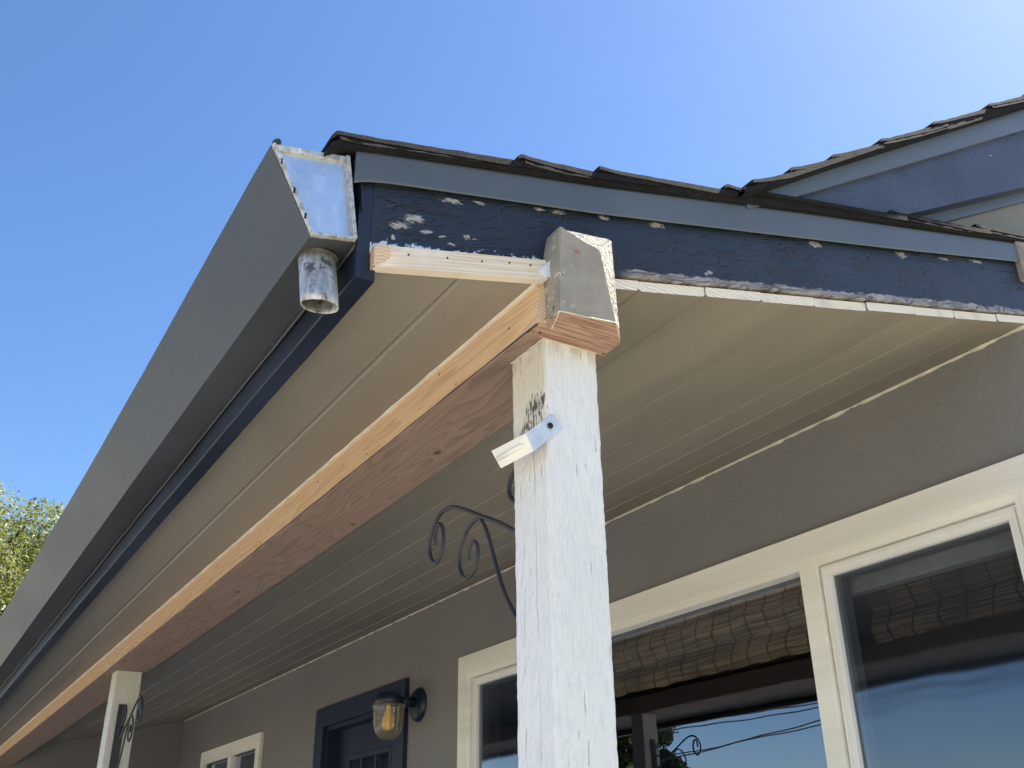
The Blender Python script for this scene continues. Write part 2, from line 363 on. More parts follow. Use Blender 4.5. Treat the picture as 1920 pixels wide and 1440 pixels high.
def bamboo_mat():
    b = NB('bamboo'); P = b.obj(); s = b.sep(P)
    st = b.noise(b.map(sc=(3.2, 1, 190)), 1, 3, .6)
    wx = b.mt('ADD', s[0], b.mt('MULTIPLY', b.noise(b.map(sc=(6, 1, 9)), 1.6, 2), .045))
    c = b.mix(b.step(st, .35, .65), (.06, .038, .025), (.29, .20, .125))
    fx = b.mt('ABSOLUTE', b.mt('SUBTRACT', b.mt('FRACT', b.mt('MULTIPLY', wx, 13)), .5))
    c = b.mix(b.step(fx, .075, .03, 0, .9), c, (.03, .022, .018))
    d = b.noise(b.map(sc=(1.5, 1, 3)), 3, 2); c = b.mix(b.step(d, .45, .7, 0, .6), c, (.06, .045, .035))
    M['bamboo'] = b.fin(c, .8, 0, b.bump(st, .5, .003), .2)
bamboo_mat()

def leaf_mat(name, c1, c2):
    b = NB(name)
    oi = b.n.new('ShaderNodeNewGeometry')
    n = b.noise(b.obj(), 1.1, 2)
    c = b.mix(oi.outputs['Random Per Island'], c1, c2); c = b.mix(b.step(n, .4, .65, 0, .5), c, tuple(x*.55 for x in c1))
    b.fin(c, .45, 0, None, .5)
    tl = b.n.new('ShaderNodeBsdfTranslucent'); b.lk(b.mix(.5, c, (.25, .30, .03), 'ADD'), tl.inputs[0])
    mx = b.n.new('ShaderNodeMixShader'); mx.inputs[0].default_value = .38
    b.lk(b.bs.outputs[0], mx.inputs[1]); b.lk(tl.outputs[0], mx.inputs[2]); b.lk(mx.outputs[0], b.out.inputs[0])
    M[name] = b.m
leaf_mat('leaves', (.11, .13, .04), (.28, .28, .10))
leaf_mat('leaves_dark', (.03, .05, .02), (.07, .10, .03))
def bulb():
    b = NB('bulb'); b.fin((.85, .55, .10), .25); b.bs.inputs['Alpha'].default_value = 1; M['bulb'] = b.m
bulb()

# ------------------------------------------------------------------ mesh helpers
def thing(name, label, cat, loc=(0, 0, 0), group=None):
    o = bpy.data.objects.new(name, None); COL.objects.link(o); o.location = loc; o.empty_display_size = .1
    o['label'] = label; o['category'] = cat
    if group: o['group'] = group
    return o
def wloc(o):
    v = Vector((0, 0, 0))
    while o is not None: v += o.location; o = o.parent
    return v
def obj(name, bm, mats, parent=None, smooth=False, label=None):
    """bm is in world coordinates; shift into the parent's frame"""
    bmesh.ops.recalc_face_normals(bm, faces=bm.faces)
    off = wloc(parent) if parent else Vector((0, 0, 0))
    for v in bm.verts: v.co -= off
    me = bpy.data.meshes.new(name); bm.to_mesh(me); bm.free()
    if not isinstance(mats, (list, tuple)): mats = [mats]
    for m in mats: me.materials.append(M[m] if isinstance(m, str) else m)
    if smooth:
        for p in me.polygons: p.use_smooth = True
    o = bpy.data.objects.new(name, me); COL.objects.link(o)
    if parent: o.parent = parent
    if label: o['label'] = label
    return o
def tag(o, label, cat, group=None):
    o['label'] = label; o['category'] = cat
    if group: o['group'] = group
    return o
def BM(): return bmesh.new()
def box(bm, x0, x1, y0, y1, z0, z1, mi=0, bev=0):
    vs = [bm.verts.new((x, y, z)) for x in (x0, x1) for y in (y0, y1) for z in (z0, z1)]
    fs = [bm.faces.new([vs[i] for i in q]) for q in ((0, 1, 3, 2), (4, 6, 7, 5), (0, 4, 5, 1), (2, 3, 7, 6), (0, 2, 6, 4), (1, 5, 7, 3))]
    for q in fs: q.material_index = mi
    if bev:
        es = list({e for q in fs for e in q.edges}); r_ = bmesh.ops.bevel(bm, geom=es, offset=bev, segments=2, affect='EDGES', profile=.5)
        for q in r_['faces']: q.material_index = mi
    return fs
def prism_x(bm, prof, x0, x1, mi=0, close=True, xs=None, fn=None, end_mi=None):
    """profile of (y,z) swept along X; fn(x,i,y,z)->(x,y,z) may deform"""
    xs = xs or [x0, x1]
    rings = [[bm.verts.new(fn(x, i, y, z) if fn else (x, y, z)) for i, (y, z) in enumerate(prof)] for x in xs]
    n = len(prof); fs = []
    for a, b_ in zip(rings[:-1], rings[1:]):
        for i in range(n if close else n-1):
            j = (i+1) % n; q = bm.faces.new((a[i], a[j], b_[j], b_[i])); q.material_index = mi; fs.append(q)
    if close:
        for rg in (rings[0], rings[-1]):
            q = bm.faces.new(rg); q.material_index = mi if end_mi is None else end_mi; fs.append(q)
    return fs
def tube(bm, pts, rr, seg=8, caps=True, flat=1.0):
    rings = []
    pts = [Vector(p) for p in pts]; prev = None
    for i, p in enumerate(pts):
        t = (pts[min(i+1, len(pts)-1)] - pts[max(i-1, 0)]).normalized()
        if prev is None:
            a = Vector((0, 0, 1)) if abs(t.z) < .9 else Vector((1, 0, 0)); nrm = t.cross(a).normalized()
        else: nrm = (prev - t*prev.dot(t)).normalized()
        prev = nrm; b_ = t.cross(nrm); R_ = rr[i] if isinstance(rr, (list, tuple)) else rr
        rings.append([bm.verts.new(p + nrm*math.cos(k*2*math.pi/seg)*R_ + b_*math.sin(k*2*math.pi/seg)*R_*flat) for k in range(seg)])
    for a, b_ in zip(rings[:-1], rings[1:]):
        for k in range(seg): bm.faces.new((a[k], a[(k+1) % seg], b_[(k+1) % seg], b_[k]))
    if caps: bm.faces.new(rings[0]); bm.faces.new(rings[-1])
def lathe(bm, c, prof, seg=32, axis='Z', ribs=0, rib=0., close_ends=False):
    rings = []
    for rr, h in prof:
        ring = []
        for k in range(seg):
            a = k*2*math.pi/seg; q = rr*(1+rib*math.cos(a*ribs)) if ribs else rr
            if axis == 'Z': p = (c[0]+q*math.cos(a), c[1]+q*math.sin(a), c[2]+h)
            elif axis == 'Y': p = (c[0]+q*math.cos(a), c[1]+h, c[2]+q*math.sin(a))
            else: p = (c[0]+h, c[1]+q*math.cos(a), c[2]+q*math.sin(a))
            ring.append(bm.verts.new(p))
        rings.append(ring)
    for a, b_ in zip(rings[:-1], rings[1:]):
        for k in range(seg): bm.faces.new((a[k], a[(k+1) % seg], b_[(k+1) % seg], b_[k]))
    if close_ends: bm.faces.new(rings[0]); bm.faces.new(rings[-1])
def spline(pts, n=8):
    P_ = [Vector(p) for p in pts]; P_ = [2*P_[0]-P_[1]] + P_ + [2*P_[-1]-P_[-2]]; out = []
    for i in range(1, len(P_)-2):
        for k in range(n):
            t = k/n; a, b_, c, d = P_[i-1:i+3]
            out.append(.5*((2*b_)+(-a+c)*t+(2*a-5*b_+4*c-d)*t*t+(-a+3*b_-3*c+d)*t*t*t))
    out.append(P_[-2]); return out
def poly(bm, pts, mi=0):
    q = bm.faces.new([bm.verts.new(p) for p in pts]); q.material_index = mi; return q
def frange(a, b, n): return [a+(b-a)*i/n for i in range(n+1)]
def nz(x, y=0, z=0): return noise.noise(Vector((x, y, z)))

SL = .2345
def lerp_tab(tab):
    def g(y):
        if y <= tab[0][0]: a, b_ = tab[0], tab[1]
        elif y >= tab[-1][0]: a, b_ = tab[-2], tab[-1]
        else:
            for a, b_ in zip(tab[:-1], tab[1:]):
                if a[0] <= y <= b_[0]: break
        return a[1]+(b_[1]-a[1])*(y-a[0])/(b_[0]-a[0])
    return g
mt_top = lerp_tab([(-.35, 2.489), (.084, 2.5945), (.60, 2.7310), (1.36, 2.9240)])      # upper / lower edge of the porch rake trim
mt_bot = lerp_tab([(-.351, 2.4300), (-.345, 2.4335), (-.330, 2.4400), (-.297, 2.4500), (-.145, 2.4850), (.08, 2.5360), (.45, 2.6300), (.88, 2.7400), (1.335, 2.8615)])
pz = lambda y: mt_top(y)+.0155+.0095*max(0, min(1, (y+.38)/.31))                                                           # porch shingle surface
def zs(y): return 2.382 + SL*y          # underside of the sloping boards
XL = -7.6                               # where the porch meets the wing wall
WY = 1.36                               # front wall plane

# ------------------------------------------------------------------ ground
def struct(name, bm, m):
    o = obj(name, bm, m); o['kind'] = 'structure'; return o
bm = BM(); bmesh.ops.create_grid(bm, x_segments=2, y_segments=2, size=400); struct('ground', bm, 'lawn')
bm = BM(); box(bm, -60, 60, -12.5, -6.0, -.3, .004); struct('street', bm, 'asphalt')
bm = BM(); box(bm, -60, 60, -5.9, -4.4, -.3, .12, bev=.02); struct('pavement', bm, 'concrete')
bm = BM(); box(bm, -9, 6, -4.4, -.5, -.3, .03); struct('bounce_driveway', bm, 'concrete')  # unseen pale slab, added wide to bounce sunlight up under the porch
bm = BM(); box(bm, XL, .05, -.10, WY, -.3, .15, bev=.01); struct('porch_floor', bm, 'concrete')

# ------------------------------------------------------------------ house
house = thing('house', 'taupe stucco house with cream framed windows behind the porch and a dark gabled roof above', 'house', (-3.5, WY, 0))
def wall_with_holes(bm, x0, x1, z0, z1, y0, y1, holes):
    xs = sorted({x0, x1, *[h[0] for h in holes], *[h[1] for h in holes]}); zz = sorted({z0, z1, *[h[2] for h in holes], *[h[3] for h in holes]})
    inh = lambda x, z: any(h[0] < x < h[1] and h[2] < z < h[3] for h in holes)
    for a, b_ in zip(xs[:-1], xs[1:]):
        for c, d in zip(zz[:-1], zz[1:]):
            if not inh((a+b_)/2, (c+d)/2):
                for y in (y0, y1): poly(bm, [(a, y, c), (b_, y, c), (b_, y, d), (a, y, d)])
    for h in holes:
        poly(bm, [(h[0], y0, h[2]), (h[0], y1, h[2]), (h[0], y1, h[3]), (h[0], y0, h[3])]); poly(bm, [(h[1], y0, h[2]), (h[1], y1, h[2]), (h[1], y1, h[3]), (h[1], y0, h[3])])
        poly(bm, [(h[0], y0, h[3]), (h[1], y0, h[3]), (h[1], y1, h[3]), (h[0], y1, h[3])]); poly(bm, [(h[0], y0, h[2]), (h[1], y0, h[2]), (h[1], y1, h[2]), (h[0], y1, h[2])])
    bmesh.ops.remove_doubles(bm, verts=bm.verts, dist=1e-5)
PW = (-2.70, -.03, .85, 2.335)     # picture window hole
DR = (-4.36, -3.40, .15, 2.30)     # door hole
SW = (-6.76, -5.52, 1.25, 2.31)    # small window hole
bm = BM(); wall_with_holes(bm, XL, .03, 0, 2.80, WY, WY+.15, [PW, DR, SW])
obj('wall', bm, 'stucco', house)
bm = BM(); box(bm, -.12, .03, WY+.15, 7.0, 0, 2.8); obj('side_wall', bm, 'stucco', house)
bm = BM()   # gable wall above, following the roof
pr = [(.75, 2.70), (7.0, 2.70), (7.0, 4.2), (5.0, 5.50), (.75, 2.78)]
a = [bm.verts.new((-.10, y, z)) for y, z in pr]; b_ = [bm.verts.new((-.015, y, z)) for y, z in pr]
bm.faces.new(a); bm.faces.new(b_)
for i in range(5): bm.faces.new((a[i], a[(i+1) % 5], b_[(i+1) % 5], b_[i]))
obj('gable_wall', bm, 'stucco', house)
bm = BM(); prism_x(bm, [(-.305, 0), (-.305, zs(-.305)+.016), (WY, zs(WY)+.016), (WY, 0)], XL-3, XL+.001); obj('wing_wall', bm, 'stucco', house)
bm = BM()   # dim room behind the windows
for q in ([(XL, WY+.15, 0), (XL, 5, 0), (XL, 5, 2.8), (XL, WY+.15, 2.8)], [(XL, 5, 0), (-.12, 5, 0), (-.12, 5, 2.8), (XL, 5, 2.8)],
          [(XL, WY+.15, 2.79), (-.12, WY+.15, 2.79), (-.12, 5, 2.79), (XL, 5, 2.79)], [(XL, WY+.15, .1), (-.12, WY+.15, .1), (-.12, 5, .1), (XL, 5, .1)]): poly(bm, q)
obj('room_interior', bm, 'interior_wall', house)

# main gable roof ---------------------------------------------------
MS = .642
def zr(y): return 2.744 + MS*(y-.49)     # underside of the main metal rake trim's top reference (X=.06 line shingle/metal)
def rake_prism(bm, x0, x1, y0, y1, lo, hi, mi=0, n=24, wob=0., lo0=None):
    """board following the slope; lo/hi functions of y"""
    ys = frange(y0, y1, n); R = []
    for y in ys:
        w_ = wob*nz(y*9, x1*5)
        R.append([bm.verts.new((x0, y, lo(y))), bm.verts.new((x1+w_, y, lo(y)+wob*nz(y*14, 3))), bm.verts.new((x1+w_, y, hi(y))), bm.verts.new((x0, y, hi(y)))])
    for a, c in zip(R[:-1], R[1:]):
        for i in range(4): bm.faces.new((a[i], a[(i+1) % 4], c[(i+1) % 4], c[i])).material_index = mi
    bm.faces.new(R[0]); bm.faces.new(R[-1])
mz_top = lambda y: 2.747 + MS*(y-.49)    # shingle bottom / metal top at X=.06
mz_mid = lambda y: max(mz_top(y) - (.045+.0275*min(1.6, y-.574)), pz(y)-.035)
ptop = lambda y: pz(y)-.035     # just inside the porch shingles
mz_low = lambda y: max(mz_top(y) - (.187+.109*(y-.996)), ptop(y))
ye = .44; yr = 5.0
bm = BM(); rake_prism(bm, .041, .054, ye, yr, mz_mid, mz_top, n=40); obj('rake_trim', bm, 'rake_metal', house)
bm = BM(); rake_prism(bm, .0, .04, ye+.06, yr, mz_low, lambda y: mz_top(y)-.02, n=60, wob=.0015); obj('barge_board', bm, 'navy_main', house)
bm = BM(); rake_prism(bm, -.014, -.001, .95, yr, lambda y: mz_low(y)-.030, lambda y: mz_low(y)+.06, n=30); obj('frieze_board', bm, 'rake_metal', house)
def shingle_roof(name, parent, x0, xr, y0, y1, ztop, zbot, steps, expo=.16, jag=.004, sl=SL):
    """stack of overlapping courses; only their sawn rake ends and butts are seen from below"""
    bm = BM()
    ys = frange(y0, y1, int((y1-y0)/.006))
    def rail(off_lo, off_hi, ya, yb, xe, seed):
        yy = [y for y in ys if ya <= y <= yb]
        if len(yy) < 3: return
        R = []
        for i, y in enumerate(yy):
            j = jag*(nz(y*30, seed)+.3*nz(y*150, seed+4)); k = .0008*nz(y*40, seed+9)+.0003*nz(y*300, seed+2)
            lo, hi = off_lo(y), off_hi(y)+k
            xm = xe+j
            R.append([bm.verts.new(p) for p in ((x0, y, lo), (xm-.03, y, lo), (xm+.001, y, lo+.0008), (xm, y, hi-.0006), (xm-.006, y, hi), (xm-.05, y, hi), (x0, y, hi))])
        for a, c in zip(R[:-1], R[1:]):
            for i in range(7): bm.faces.new((a[i], a[(i+1) % 7], c[(i+1) % 7], c[i]))
        bm.faces.new(R[0]); bm.faces.new(R[-1])
    # underlay / starter, following the trim
    rail(zbot, lambda y: min(ztop(y)-.006, zbot(y)+.016+.004*(1+nz(y*3))+.02*math.exp(-(y-y0)/.05)), y0, y1, xr-.004, 1)
    for n_, ys_ in enumerate(steps):
        nxt = steps[n_+1] if n_+1 < len(steps) else y1
        end = min(y1, ys_+(.30 if n_+1 < len(steps) else 9))
        end = max(end, nxt+.06)
        L = nxt-ys_
        def hi(y, a=ys_, L=L): t = max(0, (y-a)/L); return ztop(y)+.0068*max(0, 1-t) - .003*min(1, t) + .0035*math.exp(-((y-a)/.03)**2) - (0.004 if y-a < .004 else 0)
        def lo(y, a=ys_, L=L, hi=hi): return hi(y)-.0085-.006*min(1, max(0, (y-a)/L))
        rail(lo, hi, ys_, min(end, y1), xr+random.uniform(-.004, .003), 10+n_*3)
        # second (laminated) layer hanging lower
        rail(lambda y, lo=lo: max(lo(y)-.009, zbot(y)+.004), lambda y, lo=lo: lo(y)-.0012, ys_+.012, min(end, y1), xr+random.uniform(-.006, .001), 30+n_*3)
    return obj(name, bm, 'shingle', parent)
shingle_roof('shingles', house, -8, .082, ye-.03, yr, lambda y: mz_top(y)+.008+.022*(y-.5), lambda y: mz_top(y)-.006, [.335, .43, .545, .69, .87, 1.10, 1.38, 1.62, 1.9, 2.2], jag=.0008, sl=MS)
bm = BM(); rake_prism(bm, -8, -.0, .60, yr, lambda y: mz_top(y)-.05, lambda y: mz_top(y)-.002, n=2); obj('roof_deck', bm, 'ceiling_paint', house)
bm = BM()   # rear slope
for q in ([(-8, yr, zr(yr)), (.06, yr, zr(yr)), (.06, 9.5, 2.7), (-8, 9.5, 2.7)],): poly(bm, q)
obj('rear_roof', bm, 'shingle', house)
bm = BM(); box(bm, .020, .056, 1.368, 1.41, 2.82, 2.94, bev=.004); obj('wood_block', bm, 'wood_block', house)

# ------------------------------------------------------------------ windows
def frame_xz(bm, x0, x1, z0, z1, y0, y1, wl, wr, wt, wb, mi=0, bev=.0):
    box(bm, x0, x1, y0, y1, z1-wt, z1, mi, bev); box(bm, x0, x1, y0, y1, z0, z0+wb, mi, bev)
    box(bm, x0, x0+wl, y0, y1, z0+wb, z1-wt, mi, bev); box(bm, x1-wr, x1, y0, y1, z0+wb, z1-wt, mi, bev)
# picture window: outer trim with three openings
bm = BM()
box(bm, -2.757, .027, 1.335, 1.362, 2.312, 2.392, bev=.002)                # head trim
box(bm, -2.757, -2.670, 1.335, 1.362, .75, 2.312, bev=.002)
box(bm, -.078, .027, 1.335, 1.362, .75, 2.312, bev=.002)
box(bm, -2.757, .027, 1.335, 1.362, .67, .75, bev=.002)
win = obj('picture_window', bm, 'cream_trim', house)
bm = BM()     # inner frame with mullions
box(bm, -2.672, -.076, 1.341, 1.43, 2.293, 2.3118, bev=.001)
for a, b_ in ((-2.672, -2.655), (-2.045, -1.985), (-.758, -.697), (-.095, -.076)): box(bm, a, b_, 1.339, 1.43, .75, 2.293, bev=.001)
box(bm, -2.672, -.076, 1.341, 1.43, .75, .79)
obj('frame', bm, 'cream_trim', win)
for (x0, x1) in ((-.694, -.098), (-2.652, -2.048)):
    bm = BM(); frame_xz(bm, x0, x1, .795, 2.290, 1.352, 1.372, .030, .030, .030, .030, bev=.0015)
    frame_xz(bm, x0+.007, x1-.007, .80, 2.283, 1.346, 1.3515, .006, .006, .006, .006)
    obj('sash', bm, 'vinyl_white', win)
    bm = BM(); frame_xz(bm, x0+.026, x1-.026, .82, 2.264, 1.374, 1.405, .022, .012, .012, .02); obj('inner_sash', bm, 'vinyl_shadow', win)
    bm = BM(); poly(bm, [(x0+.02, 1.366, .82), (x1-.02, 1.366, .82), (x1-.02, 1.366, 2.27), (x0+.02, 1.366, 2.27)]); obj('pane', bm, 'pane_screen', win)
bm = BM(); poly(bm, [(-1.986, 1.395, .79), (-.756, 1.395, .79), (-.756, 1.395, 2.2935), (-1.986, 1.395, 2.2935)]); obj('pane', bm, 'pane_glass', win)
bm = BM(); box(bm, -1.986, -.757, 1.386, 1.394, 2.284, 2.293); obj('gasket', bm, 'rake_metal', win)
bm = BM(); box(bm, -.68, -.10, 1.42, 1.46, 2.215, 2.33, bev=.004); obj('headrail', bm, 'headrail', win)
bm = BM()   # curtain behind the right sash
xs = frange(-.66, -.12, 60); A = [[bm.verts.new((x, 1.56+.018*math.sin(x*70)+.01*math.sin(x*23), z)) for z in (.8, 1.7)] for x in xs]
for a, b_ in zip(A[:-1], A[1:]): bm.faces.new((a[0], b_[0], b_[1], a[1]))
obj('curtain', bm, 'curtain', win, True)
# roman bamboo blinds, hung inside
def blind(x0, x1, zb, zt, label, y=1.435):
    bm = BM(); xs = frange(x0, x1, 90); zz = frange(zb, zt, 40); G = []
    for x in xs:
        col = []
        for k, z in enumerate(zz):
            t = (z-zb)/(zt-zb); fold = .028*abs(math.sin(t*math.pi*2.2+.5))*(1-t*.4)
            col.append(bm.verts.new((x, y-fold+.012*nz(x*9, z*9), z+(.0016*math.sin(x*52+t*3)+.004*nz(x*7, 1)+.0025*nz(x*30, 2))*(1-t))))
        G.append(col)
    for a, b_ in zip(G[:-1], G[1:]):
        for k in range(len(zz)-1): bm.faces.new((a[k], b_[k], b_[k+1], a[k+1]))
    return tag(obj('bamboo_blind', bm, 'bamboo', None, True), label, 'blind', 'bamboo blinds inside the picture window')
blind(-1.98, -.77, 2.095, 2.32, 'raised woven bamboo blind behind the large clear middle pane')
blind(-.655, -.125, 2.09, 2.30, 'dim woven bamboo blind behind the darker right-hand sash', 1.50)
# front door
bm = BM()
box(bm, -4.464, -3.296, 1.336, 1.362, 2.285, 2.390, bev=.002); box(bm, -4.464, -4.345, 1.336, 1.362, .15, 2.285, bev=.002); box(bm, -3.415, -3.296, 1.336, 1.362, .15, 2.285, bev=.002)
box(bm, -4.345, -4.325, 1.362, 1.50, .15, 2.285); box(bm, -3.435, -3.415, 1.362, 1.50, .15, 2.285); box(bm, -4.325, -3.435, 1.362, 1.50, 2.262, 2.285)
door = obj('door', bm, 'door_navy', house)
bm = BM(); box(bm, -4.325, -3.435, 1.43, 1.475, .16, 2.262)
frame_xz(bm, -4.16, -3.60, 1.75, 2.12, 1.418, 1.4295, .028, .028, .028, .028, bev=.003)
for x in (-3.975, -3.79): box(bm, x-.012, x+.012, 1.418, 1.4295, 1.778, 2.092, bev=.002)
for x in (-4.10, -3.66): frame_xz(bm, x-.11 if x < -4 else x-.2, x+.2 if x < -4 else x+.11, .4, 1.6, 1.42, 1.4295, .03, .03, .03, .03, bev=.003)
obj('door_panel', bm, 'door_navy', door)
bm = BM(); poly(bm, [(-4.132, 1.4275, 1.778), (-3.628, 1.4275, 1.778), (-3.628, 1.4275, 2.092), (-4.132, 1.4275, 2.092)]); obj('door_light', bm, 'pane_screen', door)
bm = BM(); lathe(bm, (-3.52, 1.43, 1.10), [(.028, 0), (.028, -.006), (.012, -.01), (.012, -.04), (.027, -.05), (.030, -.065), (.02, -.08)], 20, 'Y', close_ends=True); obj('door_handle', bm, 'lamp_black', door, True)
# small window far left
bm = BM(); box(bm, -6.852, -5.452, 1.338, 1.362, 2.290, 2.380, bev=.002); box(bm, -6.852, -6.745, 1.338, 1.362, 1.15, 2.290, bev=.002); box(bm, -5.535, -5.452, 1.338, 1.362, 1.15, 2.290, bev=.002)
box(bm, -6.852, -5.452, 1.338, 1.362, 1.06, 1.15, bev=.002); box(bm, -6.165, -6.085, 1.345, 1.40, 1.15, 2.290, bev=.002)
sw = obj('small_window', bm, 'cream_trim', house)
for a, b_ in ((-6.745, -6.165), (-6.085, -5.535)):
    bm = BM(); poly(bm, [(a, 1.38, 1.15), (b_, 1.38, 1.15), (b_, 1.38, 2.29), (a, 1.38, 2.29)]); obj('pane', bm, 'pane_screen', sw)

# ------------------------------------------------------------------ porch roof
roof = thing('porch_roof', 'low sloping porch roof with dark shingles, peeling navy rake board and tan tongue-and-groove boards beneath', 'porch roof', (-3.7, .5, 2.3))
# boards
bm = BM(); rc = bm.faces.layers.float_vector.new('ringc') if hasattr(bm.faces.layers, 'float_vector') else None
Yb = [-.306, -.164, -.020, .030, .174, .325, .464, .611, .769, .925, 1.069, 1.233, 1.372]
TH = .0195
ringcs = []
for i, (a, b_) in enumerate(zip(Yb[:-1], Yb[1:])):
    g = .0045 if i not in (0, 1) else .006
    gl = g if i else .0; 
    xe = .0335+random.uniform(-.003, .002)
    prof = [(a, zs(a)+gl), (a+gl, zs(a+gl)), (b_-g, zs(b_-g)), (b_, zs(b_)+g), (b_, zs(b_)+TH), (a, zs(a)+TH)]
    prof = [(y+(.0004 if k in (0, 1, 5) else -.0004), z) for k, (y, z) in enumerate(prof)]
    sag = random.uniform(-.0012, .0012)
    fs = prism_x(bm, prof, XL, xe, 0, xs=[XL, -4, -1.5, -.4, xe], fn=lambda x, k, y, z, s=sag: (x, y, z+s*(1 if x > -1 else -.5)), end_mi=1)
    ringcs.append((a, b_))
me_b = obj('ceiling_boards', bm, ['ceiling_paint', 'end_grain'], roof)
at = me_b.data.attributes.new('ringc', 'FLOAT_VECTOR', 'FACE')
rnd = random.Random(4); cs = []
for a, b_ in ringcs: m_ = (a+b_)/2; cs.append((0, m_+rnd.uniform(-.05, .05), zs(m_)+rnd.choice((-.012, .034, -.025, .045))))
fpb = len(me_b.data.polygons)//len(cs)
for p in me_b.data.polygons:
    c_ = me_b.matrix_world @ p.center; yy = c_.y + wloc(roof).y
    k = max(0, min(len(cs)-1, sum(1 for (a, b_) in ringcs if yy > b_))); at.data[p.index].vector = cs[k]
# pine strip nailed along the rake left of the beam (mitred at its left end)
def strip_z(y): return 2.3345 + .244*(y+.32)
bm = BM(); rake_prism(bm, .0345, .052, -.3115, -.026, lambda y: strip_z(y)-.0355+(.0 if y < -.30 else 0), strip_z, n=20, wob=.0004)
# chamfer left end: pull the lower right
st = obj('pine_trim', bm, 'pine_strip', roof)
bm = BM(); prism_x(bm, [(-.3145, strip_z(-.3145)-.0365), (-.289, strip_z(-.289)-.019), (-.292, strip_z(-.292)-.001), (-.3145, strip_z(-.3145)-.001)], .034, .0535)
obj('pine_trim_end', bm, 'end_grain_fir', st)
for y in (-.262, -.200, -.142, -.094, -.056):
    bm = BM(); lathe(bm, (.0515, y, strip_z(y)-.012+.002*nz(y*90)), [(.0017, 0), (.0017, .0012)], 8, 'X', close_ends=True); obj('nail_head', bm, 'nail_hole', st)
# rake (barge) board
zb_lo = lambda y: (zs(y)+TH+.0075) + (.0025*nz(y*22)-.001 if y > .1 else 0) + (.0 if y < 0 else .0)
bm = BM()
ys = frange(-.3165, 1.50, 420); R = []
for y in ys:
    lo = zs(y)+TH+.003
    if y > .12: lo += .005*max(0, nz(y*9, 2))+.0018*nz(y*40)+.0007*nz(y*150)
    hi = mt_bot(y)+.035
    R.append([bm.verts.new(p) for p in ((.0, y, lo), (.0392, y, lo), (.040, y, lo+.0008), (.040, y, hi), (.0, y, hi))])
for a, c in zip(R[:-1], R[1:]):
    for i in range(5): bm.faces.new((a[i], a[(i+1) % 5], c[(i+1) % 5], c[i]))
bm.faces.new(R[0]); bm.faces.new(R[-1])
barge = obj('rake_board', bm, 'navy_rake', roof)
# metal rake trim
bm = BM(); ys = frange(-.351, 1.50, 160); R = []
for y in ys:
    t, b0 = mt_top(y), mt_bot(y); wv_ = .0008*nz(y*4)
    R.append([bm.verts.new(p) for p in ((.0490, y, b0+.0005), (.0500, y, b0), (.0515+wv_, y, b0+.003), (.0515+wv_, y, t-.004), (.050, y, t), (.0480, y, t))])
for a, c in zip(R[:-1], R[1:]):
    for i in range(6): bm.faces.new((a[i], a[(i+1) % 6], c[(i+1) % 6], c[i]))
bm.faces.new(R[0]); bm.faces.new(R[-1])
rt = obj('rake_trim', bm, 'rake_metal', roof)
bm = BM(); lathe(bm, (.0518, -.263, 2.492), [(.0028, 0), (.0022, .001)], 10, 'X', close_ends=True); obj('nail_head', bm, 'rake_metal', rt)
shingle_roof('shingles', roof, -8, .062, -.398, 1.60, lambda y: pz(y) - (.020*math.exp(-(y+.398)/.006)), lambda y: mt_top(y)+.0008-(.02*math.exp(-(y+.398)/.03)), [-.395, -.084, .078, .374, .874, 1.20], jag=.0010)
bm = BM(); rake_prism(bm, -8, .0, -.315, 1.50, lambda y: mt_top(y)-.02, lambda y: mt_top(y)-.003, n=4); obj('roof_deck', bm, 'fir_end', roof)
# fascia
bm = BM(); xs = frange(XL-.3, .0405, 160)
prism_x(bm, [(-.3365, 2.284), (-.3345, 2.2825), (-.3070, 2.2825), (-.3070, 2.300), (-.3175, 2.312), (-.3175, 2.448), (-.3365, 2.448)], 0, 0, xs=xs,
        fn=lambda x, i, y, z: (x, y+.0005*nz(x*7), z+(.0018*nz(x*3.1)+.0010*nz(x*21) if i in (0, 1, 2, 3) else 0)))
obj('fascia_board', bm, 'navy_fascia', roof)
# curved drip flashing at the eave corner
bm = BM(); pts = [(-.334, 2.392), (-.338, 2.43), (-.345, 2.458), (-.352, 2.470), (-.349, 2.482), (-.340, 2.490), (-.327, 2.497)]
A = [[bm.verts.new((x, y, z)) for y, z in pts] for x in (-7.9, .046, .0475)]
for a, b_ in zip(A[:-1], A[1:]):
    for i in range(len(pts)-1): bm.faces.new((a[i], a[i+1], b_[i+1], b_[i]))
o = obj('drip_flashing', bm, 'navy_fascia', roof, True); md = o.modifiers.new('t', 'SOLIDIFY'); md.thickness = .0012
# paint/caulk beads
def bead(name, parent, fx, x0, x1, rr, n, mat, seed=0, amp=.35):
    bm = BM(); pts = []; rad_ = []
    for i in range(n+1):
        x = x0+(x1-x0)*i/n; y, z = fx(x); pts.append((x, y+.0012*nz(x*11, seed), z+.0012*nz(x*9, seed+5))); rad_.append(rr*(1+amp*nz(x*17, seed+2)+amp*.5*nz(x*60, seed)))
    tube(bm, pts, rad_, 6); return obj(name, bm, mat, parent, True)
bead('wall_caulk', roof, lambda x: (WY+.0015, zs(WY)+.001), XL, .03, .0078, 700, 'caulk', 3, .85)
bead('beam_caulk', roof, lambda x: (-.0315, 2.376), XL, .029, .0068, 500, 'caulk', 8, .25)
bm = BM(); prism_x(bm, [(-.040, 2.383), (-.030, 2.374), (-.004, 2.381), (-.006, 2.40), (-.020, 2.408)], .030, .0545)
obj('corner_caulk', bm, 'caulk_white', roof)
